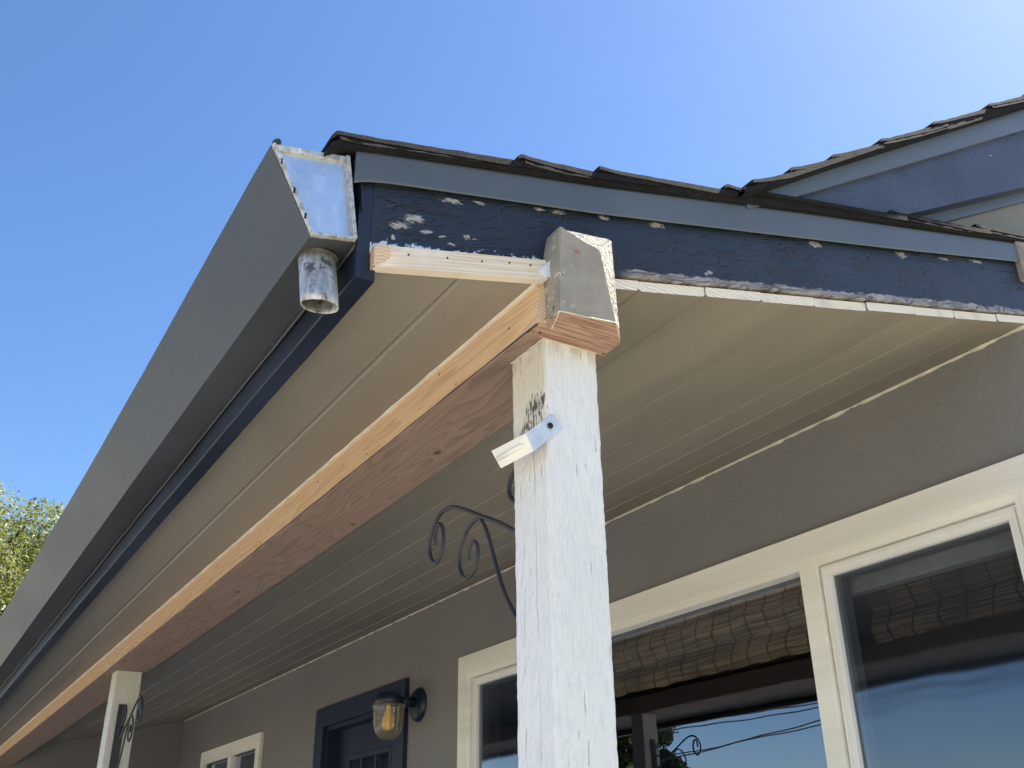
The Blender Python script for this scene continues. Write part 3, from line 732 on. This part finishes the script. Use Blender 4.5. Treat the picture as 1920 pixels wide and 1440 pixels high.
# filler smears and nail dimples on the boards
bm = BM(); rn = random.Random(11)
def dimple(bm, x, y, s, sx=1., sy=1.):
    c = bm.verts.new((x, y, zs(y)-.0007)); ring = []
    for k in range(9):
        a = k*2*math.pi/9; q = s*rn.uniform(.6, 1.2); yy = y+q*sy*math.sin(a); ring.append(bm.verts.new((x+q*sx*math.cos(a), yy, zs(yy)-.0002)))
    for k in range(9): bm.faces.new((c, ring[k], ring[(k+1) % 9]))
for x, y, s, a, b_ in ((.022, -.232, .004, 2, 1), (.018, -.196, .006, 2.5, 1.2), (.02, -.100, .004, 1, 2), (-.01, -.075, .003, 6, 1), (-.02, -.22, .003, 6, 1), (-.02, -.062, .003, 7, 1), (-.12, -.20, .002, 4, 1), (.0, -.075, .003, 1, 4)):
    dimple(bm, x, y, s, a, b_)
for y0, y1 in zip(Yb[3:-1], Yb[4:]):
    for y in (y0+.035, y1-.035): dimple(bm, .012+rn.uniform(-.004, .004), y, .003, 1.6, 1)
    for k in range(2): dimple(bm, rn.uniform(-.6, -.05), rn.uniform(y0+.02, y1-.02), .0022, 2, 1)
obj('filler_spots', bm, 'filler', roof)

# ------------------------------------------------------------------ porch beam
beam = thing('porch_beam', 'long new fir wrapped beam under the porch eave with a chunky chamfered painted end', 'beam', (-3.7, .045, 2.3))
bx = frange(XL, .0305, 90)
bm = BM()
prism_x(bm, [(-.0305, 2.3034), (-.0300, 2.3778), (-.002, 2.384), (-.002, 2.3034)], 0, 0, xs=bx,
        fn=lambda x, i, y, z: (x+((y+.03)*.40 if x > .03 else 0), y+.0012*nz(x*1.3), z+.0010*nz(x*1.7+4) + (.0035 if (x > .03 and i == 3) else 0)))
for q in bm.faces:
    if q.calc_center_median().x > .03: q.material_index = 1
fb = obj('face_board', bm, ['fir_face', 'end_grain_fir'], beam)
a_ = fb.data.attributes.new('ringc', 'FLOAT_VECTOR', 'FACE')
for d in a_.data: d.vector = (0, -.055, 2.275)
bm = BM()
prism_x(bm, [(-.0315, 2.300), (-.0310, 2.3008), (.120, 2.3008), (.1205, 2.2995), (.119, 2.2985), (-.030, 2.2985)], 0, 0, xs=frange(XL, .0, 90), fn=lambda x, i, y, z: (x, y+.0010*nz(x*1.3+2), z+.0008*nz(x*1.7+4)))
bm2 = BM(); box(bm2, XL, .022, -.0265, -.0255, 2.3010, 2.3060); obj('seam_shade_strip', bm2, 'lamp_black', beam)  # black strip standing in for the shade inside the seam
bb = obj('bottom_board', bm, 'fir_bottom', beam)
bm = BM(); box(bm, XL, -.0, .000, .1185, 2.3015, 2.384); obj('core', bm, 'fir_end', beam)
# end block of brown fir under the painted end
bm = BM()
V = dict(F=(.0742, -.0197, 2.3040), E=(.0815, .0796, 2.3080), w3=(.033, .108, 2.2983), w4=(.031, -.0055, 2.2983), w5=(.048, .113, 2.2985), w6=(.0635, .1008, 2.3100),
         b1=(-.001, -.006, 2.2985), b2=(-.001, .116, 2.2985), t1=(-.001, -.011, 2.325), t2=(-.001, .112, 2.325), t3=(.04, .104, 2.31), t4=(.04, -.018, 2.306))
bv = {k: bm.verts.new(p) for k, p in V.items()}
bmesh.ops.convex_hull(bm, input=list(bv.values()))
bmesh.ops.dissolve_limit(bm, angle_limit=.02, verts=bm.verts, edges=bm.edges)
obj('end_block', bm, 'fir_block', beam)
bead('joint_shade_line', beam, lambda x: (-.0312, 2.3022), XL, .028, .0011, 500, 'lamp_black', 6, .25)  # thin black bead drawn as the shadow line of the joint
bm = BM()  # short return piece in front of the block
bmesh.ops.convex_hull(bm, input=[bm.verts.new(p) for p in ((-.0005, -.0300, 2.2988), (.0285, -.0300, 2.2988), (.0295, -.005, 2.2990), (-.0005, -.0065, 2.2988), (.043, -.0065, 2.3255), (.030, -.0290, 2.3035), (-.0005, -.029, 2.3012), (-.0005, -.0065, 2.3012))])
bmesh.ops.dissolve_limit(bm, angle_limit=.02, verts=bm.verts, edges=bm.edges)
eb = obj('return_piece', bm, 'fir_block', beam)
# painted chamfered beam end
bm = BM()
P3 = dict(A=(.0745, -.0122, 2.4632), B=(.0805, .0587, 2.4357), Cc=(.0805, .0584, 2.3812), D=(.0820, .0772, 2.3252), E=(.0820, .0800, 2.3083), F=(.0745, -.0205, 2.3043), G=(.0740, -.0200, 2.3610),
          T=(.064, .0980, 2.4808), U=(.064, .0987, 2.4246), V=(.064, .1009, 2.3243), W=(.064, .1009, 2.3105), I=(.036, -.0165, 2.457), H=(.036, -.0240, 2.417), H2=(.036, -.0180, 2.372), K=(.036, -.0180, 2.304),
          A2=(.064, -.0115, 2.4650), T2=(.036, .100, 2.484), U2=(.036, .102, 2.4246), V2=(.036, .104, 2.3243), W2=(.036, .104, 2.3105), A3=(.036, .006, 2.487))
v = {k: bm.verts.new(p) for k, p in P3.items()}
def F_(ks, mi): q = bm.faces.new([v[k] for k in ks]); q.material_index = mi
F_('F E D'.split()+['Cc']+'B A G'.split(), 0)
F_(['A', 'B', 'T', 'A2'], 1); F_(['B', 'Cc', 'U', 'T'], 1); F_(['Cc', 'D', 'V', 'U'], 1); F_(['D', 'E', 'W', 'V'], 1)
F_(['T', 'U', 'U2', 'T2'], 1); F_(['U', 'V', 'V2', 'U2'], 1); F_(['V', 'W', 'W2', 'V2'], 1); F_(['A2', 'T', 'T2', 'A3'], 1)
F_(['A', 'A2', 'A3', 'I'], 0); F_(['A', 'I', 'H', 'G'], 0); F_(['G', 'H', 'H2'], 0); F_(['G', 'H2', 'K', 'F'], 0)
F_(['F', 'K', 'W2', 'W', 'E'], 0)
F_(['A3', 'T2', 'U2', 'V2', 'W2', 'K', 'H2', 'H', 'I'], 0)
bmesh.ops.triangulate(bm, faces=bm.faces)
bmesh.ops.bevel(bm, geom=[e for e in bm.edges if e.calc_face_angle(0) > .25], offset=.0016, segments=2, affect='EDGES')
bmesh.ops.triangulate(bm, faces=bm.faces)
for _ in range(5):
    es = [e for e in bm.edges if e.calc_length() > .0045]
    if not es: break
    bmesh.ops.subdivide_edges(bm, edges=es, cuts=1, use_grid_fill=False)
    bmesh.ops.triangulate(bm, faces=[q for q in bm.faces if len(q.verts) > 3])
bm.normal_update()
for vv in bm.verts:
    p = vv.co; rough_ = any(q.material_index for q in vv.link_faces)
    if p.x > .038:
        k = nz(p.x*90, p.y*90, p.z*90)*.0006 + nz(p.x*25, p.y*25, p.z*25)*.0004
        if rough_: k += abs(nz(p.x*160, p.y*160, p.z*110))*-.0016 + nz(p.x*420, p.y*420, p.z*420)*.0006
        vv.co = p + vv.normal*k
be = obj('beam_end', bm, ['beam_end_paint', 'beam_end_rough'], beam)
# knots in caulk along block
def line_bead(name, parent, pts, rr, mat):
    bm = BM(); P_ = []
    pp = [Vector(p) for p in pts]
    for a, b_ in zip(pp[:-1], pp[1:]):
        n = max(2, int((b_-a).length/.003)); P_ += [a.lerp(b_, i/n) for i in range(n)]
    P_.append(pp[-1]); P_ = [p+Vector((nz(p.y*90, p.z*90, 1), nz(p.x*90, p.y*90, 2), nz(p.z*90, p.x*90, 3)))*.0008 for p in P_]
    tube(bm, P_, [rr*(1+.6*nz(p.x*80, p.y*80, p.z*80)) for p in P_], 6); return obj(name, bm, mat, parent, True)
line_bead('caulk_line', beam, [(.0822, .080, 2.3083), (.0748, -.0200, 2.3042), (.060, -.0195, 2.305)], .0010, 'caulk')
line_bead('caulk_line', beam, [(.0765, -.0218, 2.3015), (.0315, -.006, 2.2985)], .0010, 'caulk')
line_bead('caulk_line', beam, [(.046, -.0120, 2.325), (.047, -.013, 2.375)], .0014, 'caulk')
for x, y in ((.006, .111), (.012, -.015)):
    bm = BM(); lathe(bm, (x, y, 2.2985), [(.0022, 0), (.0022, -.0006)], 8, 'Z', close_ends=True); obj('nail_head', bm, 'nail_hole', beam)
for x, z in ((-.055, 2.335), (-.235, 2.312), (-.30, 2.36), (-.62, 2.318), (-.9, 2.35), (-1.3, 2.316), (-1.7, 2.355), (-2.1, 2.315)):
    bm = BM(); lathe(bm, (x, -.0302, z), [(.0018, 0), (.0018, -.0012)], 8, 'Y', close_ends=True); obj('nail_head', bm, 'nail_hole', beam)

# ------------------------------------------------------------------ posts
def post(x0, y0, name_mat, label, seed, top=2.2985, base=.15):
    W_, D_ = .0972, .1005
    t = thing('porch_post', label, 'post', (0, 0, 0), 'square posts holding up the porch beam')
    t.location = (x0, y0, base); 
    bm = BM(); zz = frange(base, top, 560); per = []
    n = 22
    for i in range(n): per.append((-W_+W_*i/n, 0))
    for i in range(n): per.append((0, D_*i/n))
    for i in range(n): per.append((-W_*i/n, D_))
    for i in range(n): per.append((-W_, D_-D_*i/n))
    R = []
    for z in zz:
        ring = []
        for (x, y) in per:
            dx = 1 if x > -1e-6 else (-1 if x < -W_+1e-6 else 0); dy = -1 if y < 1e-6 else (1 if y > D_-1e-6 else 0)
            k = .0007*nz((x+seed)*120, y*120, z*30)+.0006*nz((x+seed)*320, y*320, z*110)+.0012*nz(x*5+seed, y*5, z*2.2)
            c = -.0012 if dx and dy else 0
            ring.append(bm.verts.new((x0+x+dx*(k+c), y0+y+dy*(k+c), z)))
        R.append(ring)
    for a, b_ in zip(R[:-1], R[1:]):
        for i in range(len(per)): bm.faces.new((a[i], a[(i+1) % len(per)], b_[(i+1) % len(per)], b_[i]))
    bm.faces.new(R[0]); bm.faces.new(R[-1])
    obj('shaft', bm, name_mat, t)
    return t
post1 = post(0, 0, 'post_white', 'rough sawn white porch post in the foreground with a dark stain and a metal catch', 0)
post2 = post(-3.197, .002, 'post_cream', 'smaller distant off-white porch post with a black iron bracket on it', 5)
line_bead('top_caulk', post1, [(-.098, -.0015, 2.2978), (-.001, -.0015, 2.2978), (.001, 0, 2.2978), (.0015, .1005, 2.2978)], .0012, 'caulk')

# ------------------------------------------------------------------ scroll brackets
def bracket(pf, plate, label):
    t = thing('scroll_bracket', label, 'bracket', pf((0, 2.0)), 'black iron scroll brackets on the porch posts')
    T = lambda pts: [pf(p) for p in pts]
    arm = [(.000, 2.022), (.030, 2.024), (.075, 2.042), (.125, 2.071), (.18, 2.098), (.235, 2.126), (.28, 2.146), (.315, 2.152), (.342, 2.146), (.368, 2.122), (.375, 2.094), (.366, 2.072), (.348, 2.060), (.330, 2.068), (.321, 2.086), (.322, 2.112), (.332, 2.128), (.345, 2.130), (.352, 2.118), (.354, 2.096)]
    lower = [(.184, 2.094), (.170, 2.076), (.155, 2.048), (.135, 2.002), (.112, 1.955), (.090, 1.922), (.065, 1.893), (.034, 1.868), (.0, 1.852)]
    curl = [(.178, 2.097), (.205, 2.098), (.232, 2.088), (.254, 2.062), (.258, 2.032), (.246, 2.010), (.226, 2.002), (.205, 2.010), (.194, 2.032), (.198, 2.054), (.212, 2.062), (.222, 2.054), (.226, 2.034)]
    top = [(.006, 2.040), (.004, 2.06), (.020, 2.078), (.052, 2.083), (.078, 2.094), (.091, 2.113), (.086, 2.134), (.068, 2.146), (.046, 2.142), (.036, 2.125), (.044, 2.112)]
    for nm, p_, r_ in (('arm', arm, .0040), ('brace', lower, .0036), ('curl', curl, .0034), ('top_curl', top, .0040)):
        bm = BM(); tube(bm, spline(T(p_), 6), r_, 8); obj(nm, bm, 'iron', t, True)
    bm = BM(); a = pf((.0, 1.78)); b2 = pf((.005, 2.165)); box(bm, min(a[0], b2[0]), max(a[0], b2[0]), a[1]-.016, a[1]+.016, a[2], b2[2], bev=.001); obj('back_plate', bm, 'iron', t)
    return t
bracket(lambda p: (-.0990-p[0]*1.025, .05, p[1]), True, 'black iron scroll bracket reaching left from behind the foreground white post')
bracket(lambda p: (-3.1955+p[0], .045, p[1]+.003), True, 'black iron scroll bracket on the distant post, curling up to the right')

# ------------------------------------------------------------------ metal catch on post
ct = thing('metal_catch', 'small bent white metal catch screwed crookedly to the foreground post', 'bracket', (.006, 0, 2.14))
bm = BM()
up = Vector((0, 0, 1))
# strip on +X face, tilted: wraps to the front across the corner and sticks out in -X
p = [(.0035, .0095, 2.1685), (.0035, .0275, 2.1485)]           # right end top / bottom
q = [(.0035, -.0395, 2.1265), (.0035, -.0265, 2.1005)]         # fold line (stands off the corner)
p2 = [(-.083, -.048, 2.1275), (-.068, -.040, 2.0955)]
def slab(bm, a, b_, c, d, t):
    n = (Vector(b_)-Vector(a)).cross(Vector(d)-Vector(a)).normalized()*t
    A = [bm.verts.new(x) for x in (a, b_, c, d)]; B = [bm.verts.new(Vector(x)+n) for x in (a, b_, c, d)]
    bm.faces.new(A); bm.faces.new(B)
    for i in range(4): bm.faces.new((A[i], A[(i+1) % 4], B[(i+1) % 4], B[i]))
slab(bm, p[0], p[1], q[1], q[0], .0015)
obj('plate', bm, 'plate_metal', ct)
bm = BM(); slab(bm, q[0], q[1], p2[1], p2[0], .0015); obj('tab', bm, 'cream_trim', ct)
qa, qb, pa, pb = map(Vector, (q[0], q[1], p2[0], p2[1]))
m1 = (qa.lerp(qb, .5)).lerp(pa.lerp(pb, .5), .15); m2 = (qa.lerp(qb, .55)).lerp(pa.lerp(pb, .55), .92)
bm = BM(); tube(bm, [m1+Vector((0, -.001, 0)), m1.lerp(m2, .1)+Vector((0, -.002, 0)), m2+Vector((0, -.002, 0))], [.0015, .0042, .0042], 10); obj('rib', bm, 'cream_trim', ct, True)
bm = BM(); lathe(bm, (.0045, .0035, 2.1475), [(.0048, 0), (.0045, .0018), (.003, .0026), (.0012, .0018)], 16, 'X', close_ends=True); obj('screw', bm, 'screw_metal', ct, True)

# ------------------------------------------------------------------ gutter
gut = thing('gutter', 'dark painted metal box gutter with a bright galvanized end cap and outlet stub', 'gutter', (-3.7, -.40, 2.323))
def gz(x): return -.030*min(1, max(0, -x)/1.1)+.008*min(1, max(0, -x-1.1)/2)
G = [(-.3605, 2.474), (-.3395, 2.338), (-.4050, 2.3235), (-.4735, 2.449), (-.4665, 2.4525)]
bm = BM(); xs = frange(XL-.3, .044, 150)
def gfn(x, i, y, z):
    dz = gz(x) if i in (3, 4) else 0
    return (x, y+.0010*nz(x*2.3, i)+(.0004*nz(x*12) if i == 3 else 0), z+dz+.0010*nz(x*1.9, i+3))
prism_x(bm, G, 0, 0, close=False, xs=xs, fn=gfn)
o = obj('trough', bm, 'gutter_paint', gut); md = o.modifiers.new('t', 'SOLIDIFY'); md.thickness = .0016; md.offset = 1
bm = BM()    # end cap plate, slightly recessed
E0 = [(-.3615, 2.470), (-.3415, 2.3395), (-.4030, 2.3260), (-.4710, 2.4475)]
ctr = (sum(p[0] for p in E0)/4, sum(p[1] for p in E0)/4)
a = [bm.verts.new((.0425, y, z)) for y, z in E0]; c = [bm.verts.new((.0435, ctr[0]+(y-ctr[0])*.5, ctr[1]+(z-ctr[1])*.5)) for y, z in E0]
bm.faces.new(c)
for i in range(4): bm.faces.new((a[i], a[(i+1) % 4], c[(i+1) % 4], c[i]))
cap = obj('end_cap', bm, 'galvanized', gut)
def lip(bm, a, b_, inw, x0, x1, t=.0015):
    a = Vector((0, *a)); b_ = Vector((0, *b_)); n = Vector((0, *inw)).normalized(); N = 14; R = []
    for i in range(N+1):
        p = a.lerp(b_, i/N); wv_ = .0007*nz(p.y*80, p.z*80); R.append([bm.verts.new((x, *(p+n*k)[1:])) for x, k in ((x0, 0), (x1+wv_, 0), (x1+wv_, t), (x0, t))])
    for r1, r3 in zip(R[:-1], R[1:]):
        for i in range(4): bm.faces.new((r1[i], r1[(i+1) % 4], r3[(i+1) % 4], r3[i]))
    bm.faces.new(R[0]); bm.faces.new(R[-1])
bm = BM()
lip(bm, (-.4715, 2.451), (-.4045, 2.3235), (.88, .47), .041, .0500, .0045)
lip(bm, (-.4045, 2.3235), (-.3400, 2.3375), (-.2, 1), .041, .0490, .004)
lip(bm, (-.3400, 2.3380), (-.3600, 2.474), (-1, -.15), .041, .0510, .0055)
lip(bm, (-.3600, 2.474), (-.4715, 2.4510), (.2, -1), .041, .0480, .0085)
obj('folded_edge', bm, 'galvanized_edge', cap)
for k in (.2, .52, .8):
    bm = BM(); y = -.4715+(.067)*k+.002; z = 2.451-.1275*k; box(bm, .0490, .0512, y-.0016, y+.0012, z-.005, z+.004, bev=.0006)
    obj('rivet', bm, 'screw_metal', cap)
bm = BM(); lathe(bm, (.0, 0, 0), [(.005, 0), (.007, .002), (.004, .005)], 8, 'Z', close_ends=True)
for vv in bm.verts: vv.co = Vector((vv.co.x*1.6+.047, vv.co.y*.9-.466, vv.co.z*.7+2.4535))
obj('sealant_blob', bm, 'lamp_black', gut, True)
bm = BM(); R = []
for h in frange(0, 1, 6):
    ring = []
    for k in range(36):
        a = k*2*math.pi/36; rr = .0262-.0004*h; z = 2.326-.090*h - (.004*math.cos(a) if h > .9 else 0)
        ring.append(bm.verts.new((-.012+.028*h+rr*math.cos(a)*(1+.01*math.sin(2*a)), -.3735+rr*math.sin(a), z)))
    R.append(ring)
for a, b_ in zip(R[:-1], R[1:]):
    for k in range(36): bm.faces.new((a[k], a[(k+1) % 36], b_[(k+1) % 36], b_[k]))
o = obj('outlet_pipe', bm, 'galvanized_dirty', gut, True); md = o.modifiers.new('t', 'SOLIDIFY'); md.thickness = .0012
bm = BM(); lathe(bm, (-.012, -.3735, 2.3275), [(.0265, -.004), (.0285, -.0015), (.030, .0)], 36, 'Z')
obj('outlet_seal', bm, 'grime_and_shade', gut, True)
bm = BM(); tube(bm, [(-.011, -.3735, 2.322), (.0105, -.3735, 2.252)], .0245, 36, caps=False); obj('outlet_inside_shade', bm, 'grime_and_shade', gut, True)  # dark liner, puts the shade of the pipe's bore into its colour
bm = BM(); xs = frange(XL-.3, .042, 180); A = []
for x in xs: A.append([bm.verts.new((x, -.3395-.0012*abs(nz(x*3)), 2.340)), bm.verts.new((x, -.3405-.0035*abs(nz(x*2.2, 4)), 2.326+.003*nz(x*2.6)+.0015*nz(x*9)))])
for a, b_ in zip(A[:-1], A[1:]): bm.faces.new((a[0], b_[0], b_[1], a[1]))
o = obj('back_flange', bm, 'gutter_paint', gut, True); md = o.modifiers.new('t', 'SOLIDIFY'); md.thickness = .0012

# ------------------------------------------------------------------ wall lantern
lt = thing('wall_lantern', 'dark wall lantern with a ribbed glass jar and amber bulb beside the navy door', 'lantern', (-3.18, WY, 2.25))
bm = BM(); lathe(bm, (-3.18, WY, 2.252), [(.001, -.030), (.045, -.029), (.062, -.024), (.074, -.014), (.078, -.004), (.078, .0)], 32, 'Y'); obj('back_plate', bm, 'lamp_black', lt, True)
bm = BM(); tube(bm, [(-3.18, WY-.02, 2.262), (-3.18, WY-.07, 2.262), (-3.18, 1.245, 2.262)], [.026, .021, .021], 16); obj('arm', bm, 'lamp_black', lt, True)
cx, cy = -3.18, 1.205
bm = BM(); lathe(bm, (cx, cy, 0), [(.001, 2.306), (.03, 2.303), (.055, 2.292), (.064, 2.276), (.066, 2.243), (.062, 2.240), (.001, 2.240)], 32); obj('cap', bm, 'lamp_black', lt, True)
bm = BM(); lathe(bm, (cx, cy, 0), [(.071, 2.243), (.073, 2.236), (.071, 2.229), (.067, 2.224), (.067, 2.18), (.064, 2.15), (.056, 2.122), (.043, 2.103), (.025, 2.092), (.004, 2.088)], 96, ribs=18, rib=.05)
o = obj('glass_jar', bm, 'lamp_glass', lt, True)
bm = BM(); lathe(bm, (cx, cy, 0), [(.012, 2.238), (.014, 2.215), (.022, 2.195), (.030, 2.170), (.029, 2.150), (.018, 2.134), (.003, 2.129)], 24); obj('bulb', bm, 'bulb', lt, True)

# ------------------------------------------------------------------ trees, wires
def tree(name, label, cx, cy, h, crown, mat, n, leaf, seed, cat='tree', blobs=None, squash=1.0):
    t = thing(name, label, cat, (cx, cy, 0)); rn = random.Random(seed)
    bm = BM(); tube(bm, spline([(cx, cy, 0), (cx+.08, cy, h*.3), (cx-.05, cy+.06, h*.6), (cx, cy, h*.88)], 6), [.22-.18*i/18 for i in range(19)], 10)
    for k in range(9):
        a = k*2.4; z0 = h*(.35+.05*k); L = crown*rn.uniform(.5, .8)
        tube(bm, spline([(cx, cy, z0), (cx+math.cos(a)*L*.5, cy+math.sin(a)*L*.5, z0+L*.35), (cx+math.cos(a)*L, cy+math.sin(a)*L, z0+L*.6)], 4), [.07-.055*i/8 for i in range(9)], 6)
    obj('trunk', bm, 'bark', t, True)
    bl = []
    for k in range(blobs or 42):
        while True:
            v = Vector((rn.uniform(-1, 1), rn.uniform(-1, 1), rn.uniform(-1, 1)))
            if .45 < v.length < .92: break
        bl.append((Vector((v.x*crown, v.y*crown, v.z*crown*squash)), crown*rn.uniform(.17, .33)))
    C0 = Vector((cx, cy, h-crown*squash)); vs = []; fs = []
    for k in range(n):
        c, R_ = rn.choice(bl); d = Vector((rn.gauss(0, 1), rn.gauss(0, 1), rn.gauss(0, 1))).normalized()
        p = C0+c+d*R_*(rn.uniform(.45, 1.0)**.6)
        n1 = (d+Vector((rn.gauss(0, .6), rn.gauss(0, .6), rn.gauss(0, .6)+.3))).normalized(); a = n1.orthogonal().normalized(); a.rotate(Matrix.Rotation(rn.uniform(0, 6.28), 3, n1)); b_ = n1.cross(a)
        s = leaf*rn.uniform(.6, 1.3); i0 = len(vs)
        vs += [p-a*s, p-b_*s*.42+n1*s*.08, p+a*s, p+b_*s*.42+n1*s*.08]; fs.append((i0, i0+1, i0+2, i0+3))
    me = bpy.data.meshes.new('crown'); off = Vector((cx, cy, 0)); me.from_pydata([v-off for v in vs], [], fs); me.materials.append(M[mat])
    o = bpy.data.objects.new('crown', me); COL.objects.link(o); o.parent = t
    return t
tree('leafy_tree', 'sunlit yellow-green leafy tree beyond the far end of the gutter', -15.2, -.15, 7.0, 2.3, 'leaves', 200000, .036, 3, blobs=170, squash=.95)
tree('street_tree', 'dark tree across the street, seen only reflected in the middle pane', -24.9, -16.2, 7.0, 2.2, 'leaves_dark', 26000, .10, 8)
WL = ['thin black utility wire above the street, nearly level, reflected high in the middle pane', 'thin black utility wire above the street, the steepest of those reflected in the middle pane',
      'thin black utility wire above the street, the one set farthest back behind the others', 'thin black utility wire above the street, the one hanging nearest to the house']
for k, (p0, p1, s) in enumerate([((-26, -16, 5.30), (-9, -16, 5.12), .1), ((-28, -16, 4.25), (-8, -16, 5.60), .25), ((-27, -16.6, 4.60), (-8, -16.3, 5.25), .2), ((-30, -15.5, 5.75), (-6, -15.5, 5.0), .2)]):
    bm = BM(); pts = [Vector(p0).lerp(Vector(p1), i/30)-Vector((0, 0, s*4*(i/30)*(1-i/30))) for i in range(31)]
    tube(bm, pts, .018, 6)
    o = obj('utility_wire', bm, 'wire_black'); tag(o, WL[k], 'wire', 'overhead wires above the street')

S.render.engine = 'CYCLES'
S.cycles.max_bounces = 8; S.cycles.diffuse_bounces = 5; S.cycles.transparent_max_bounces = 12
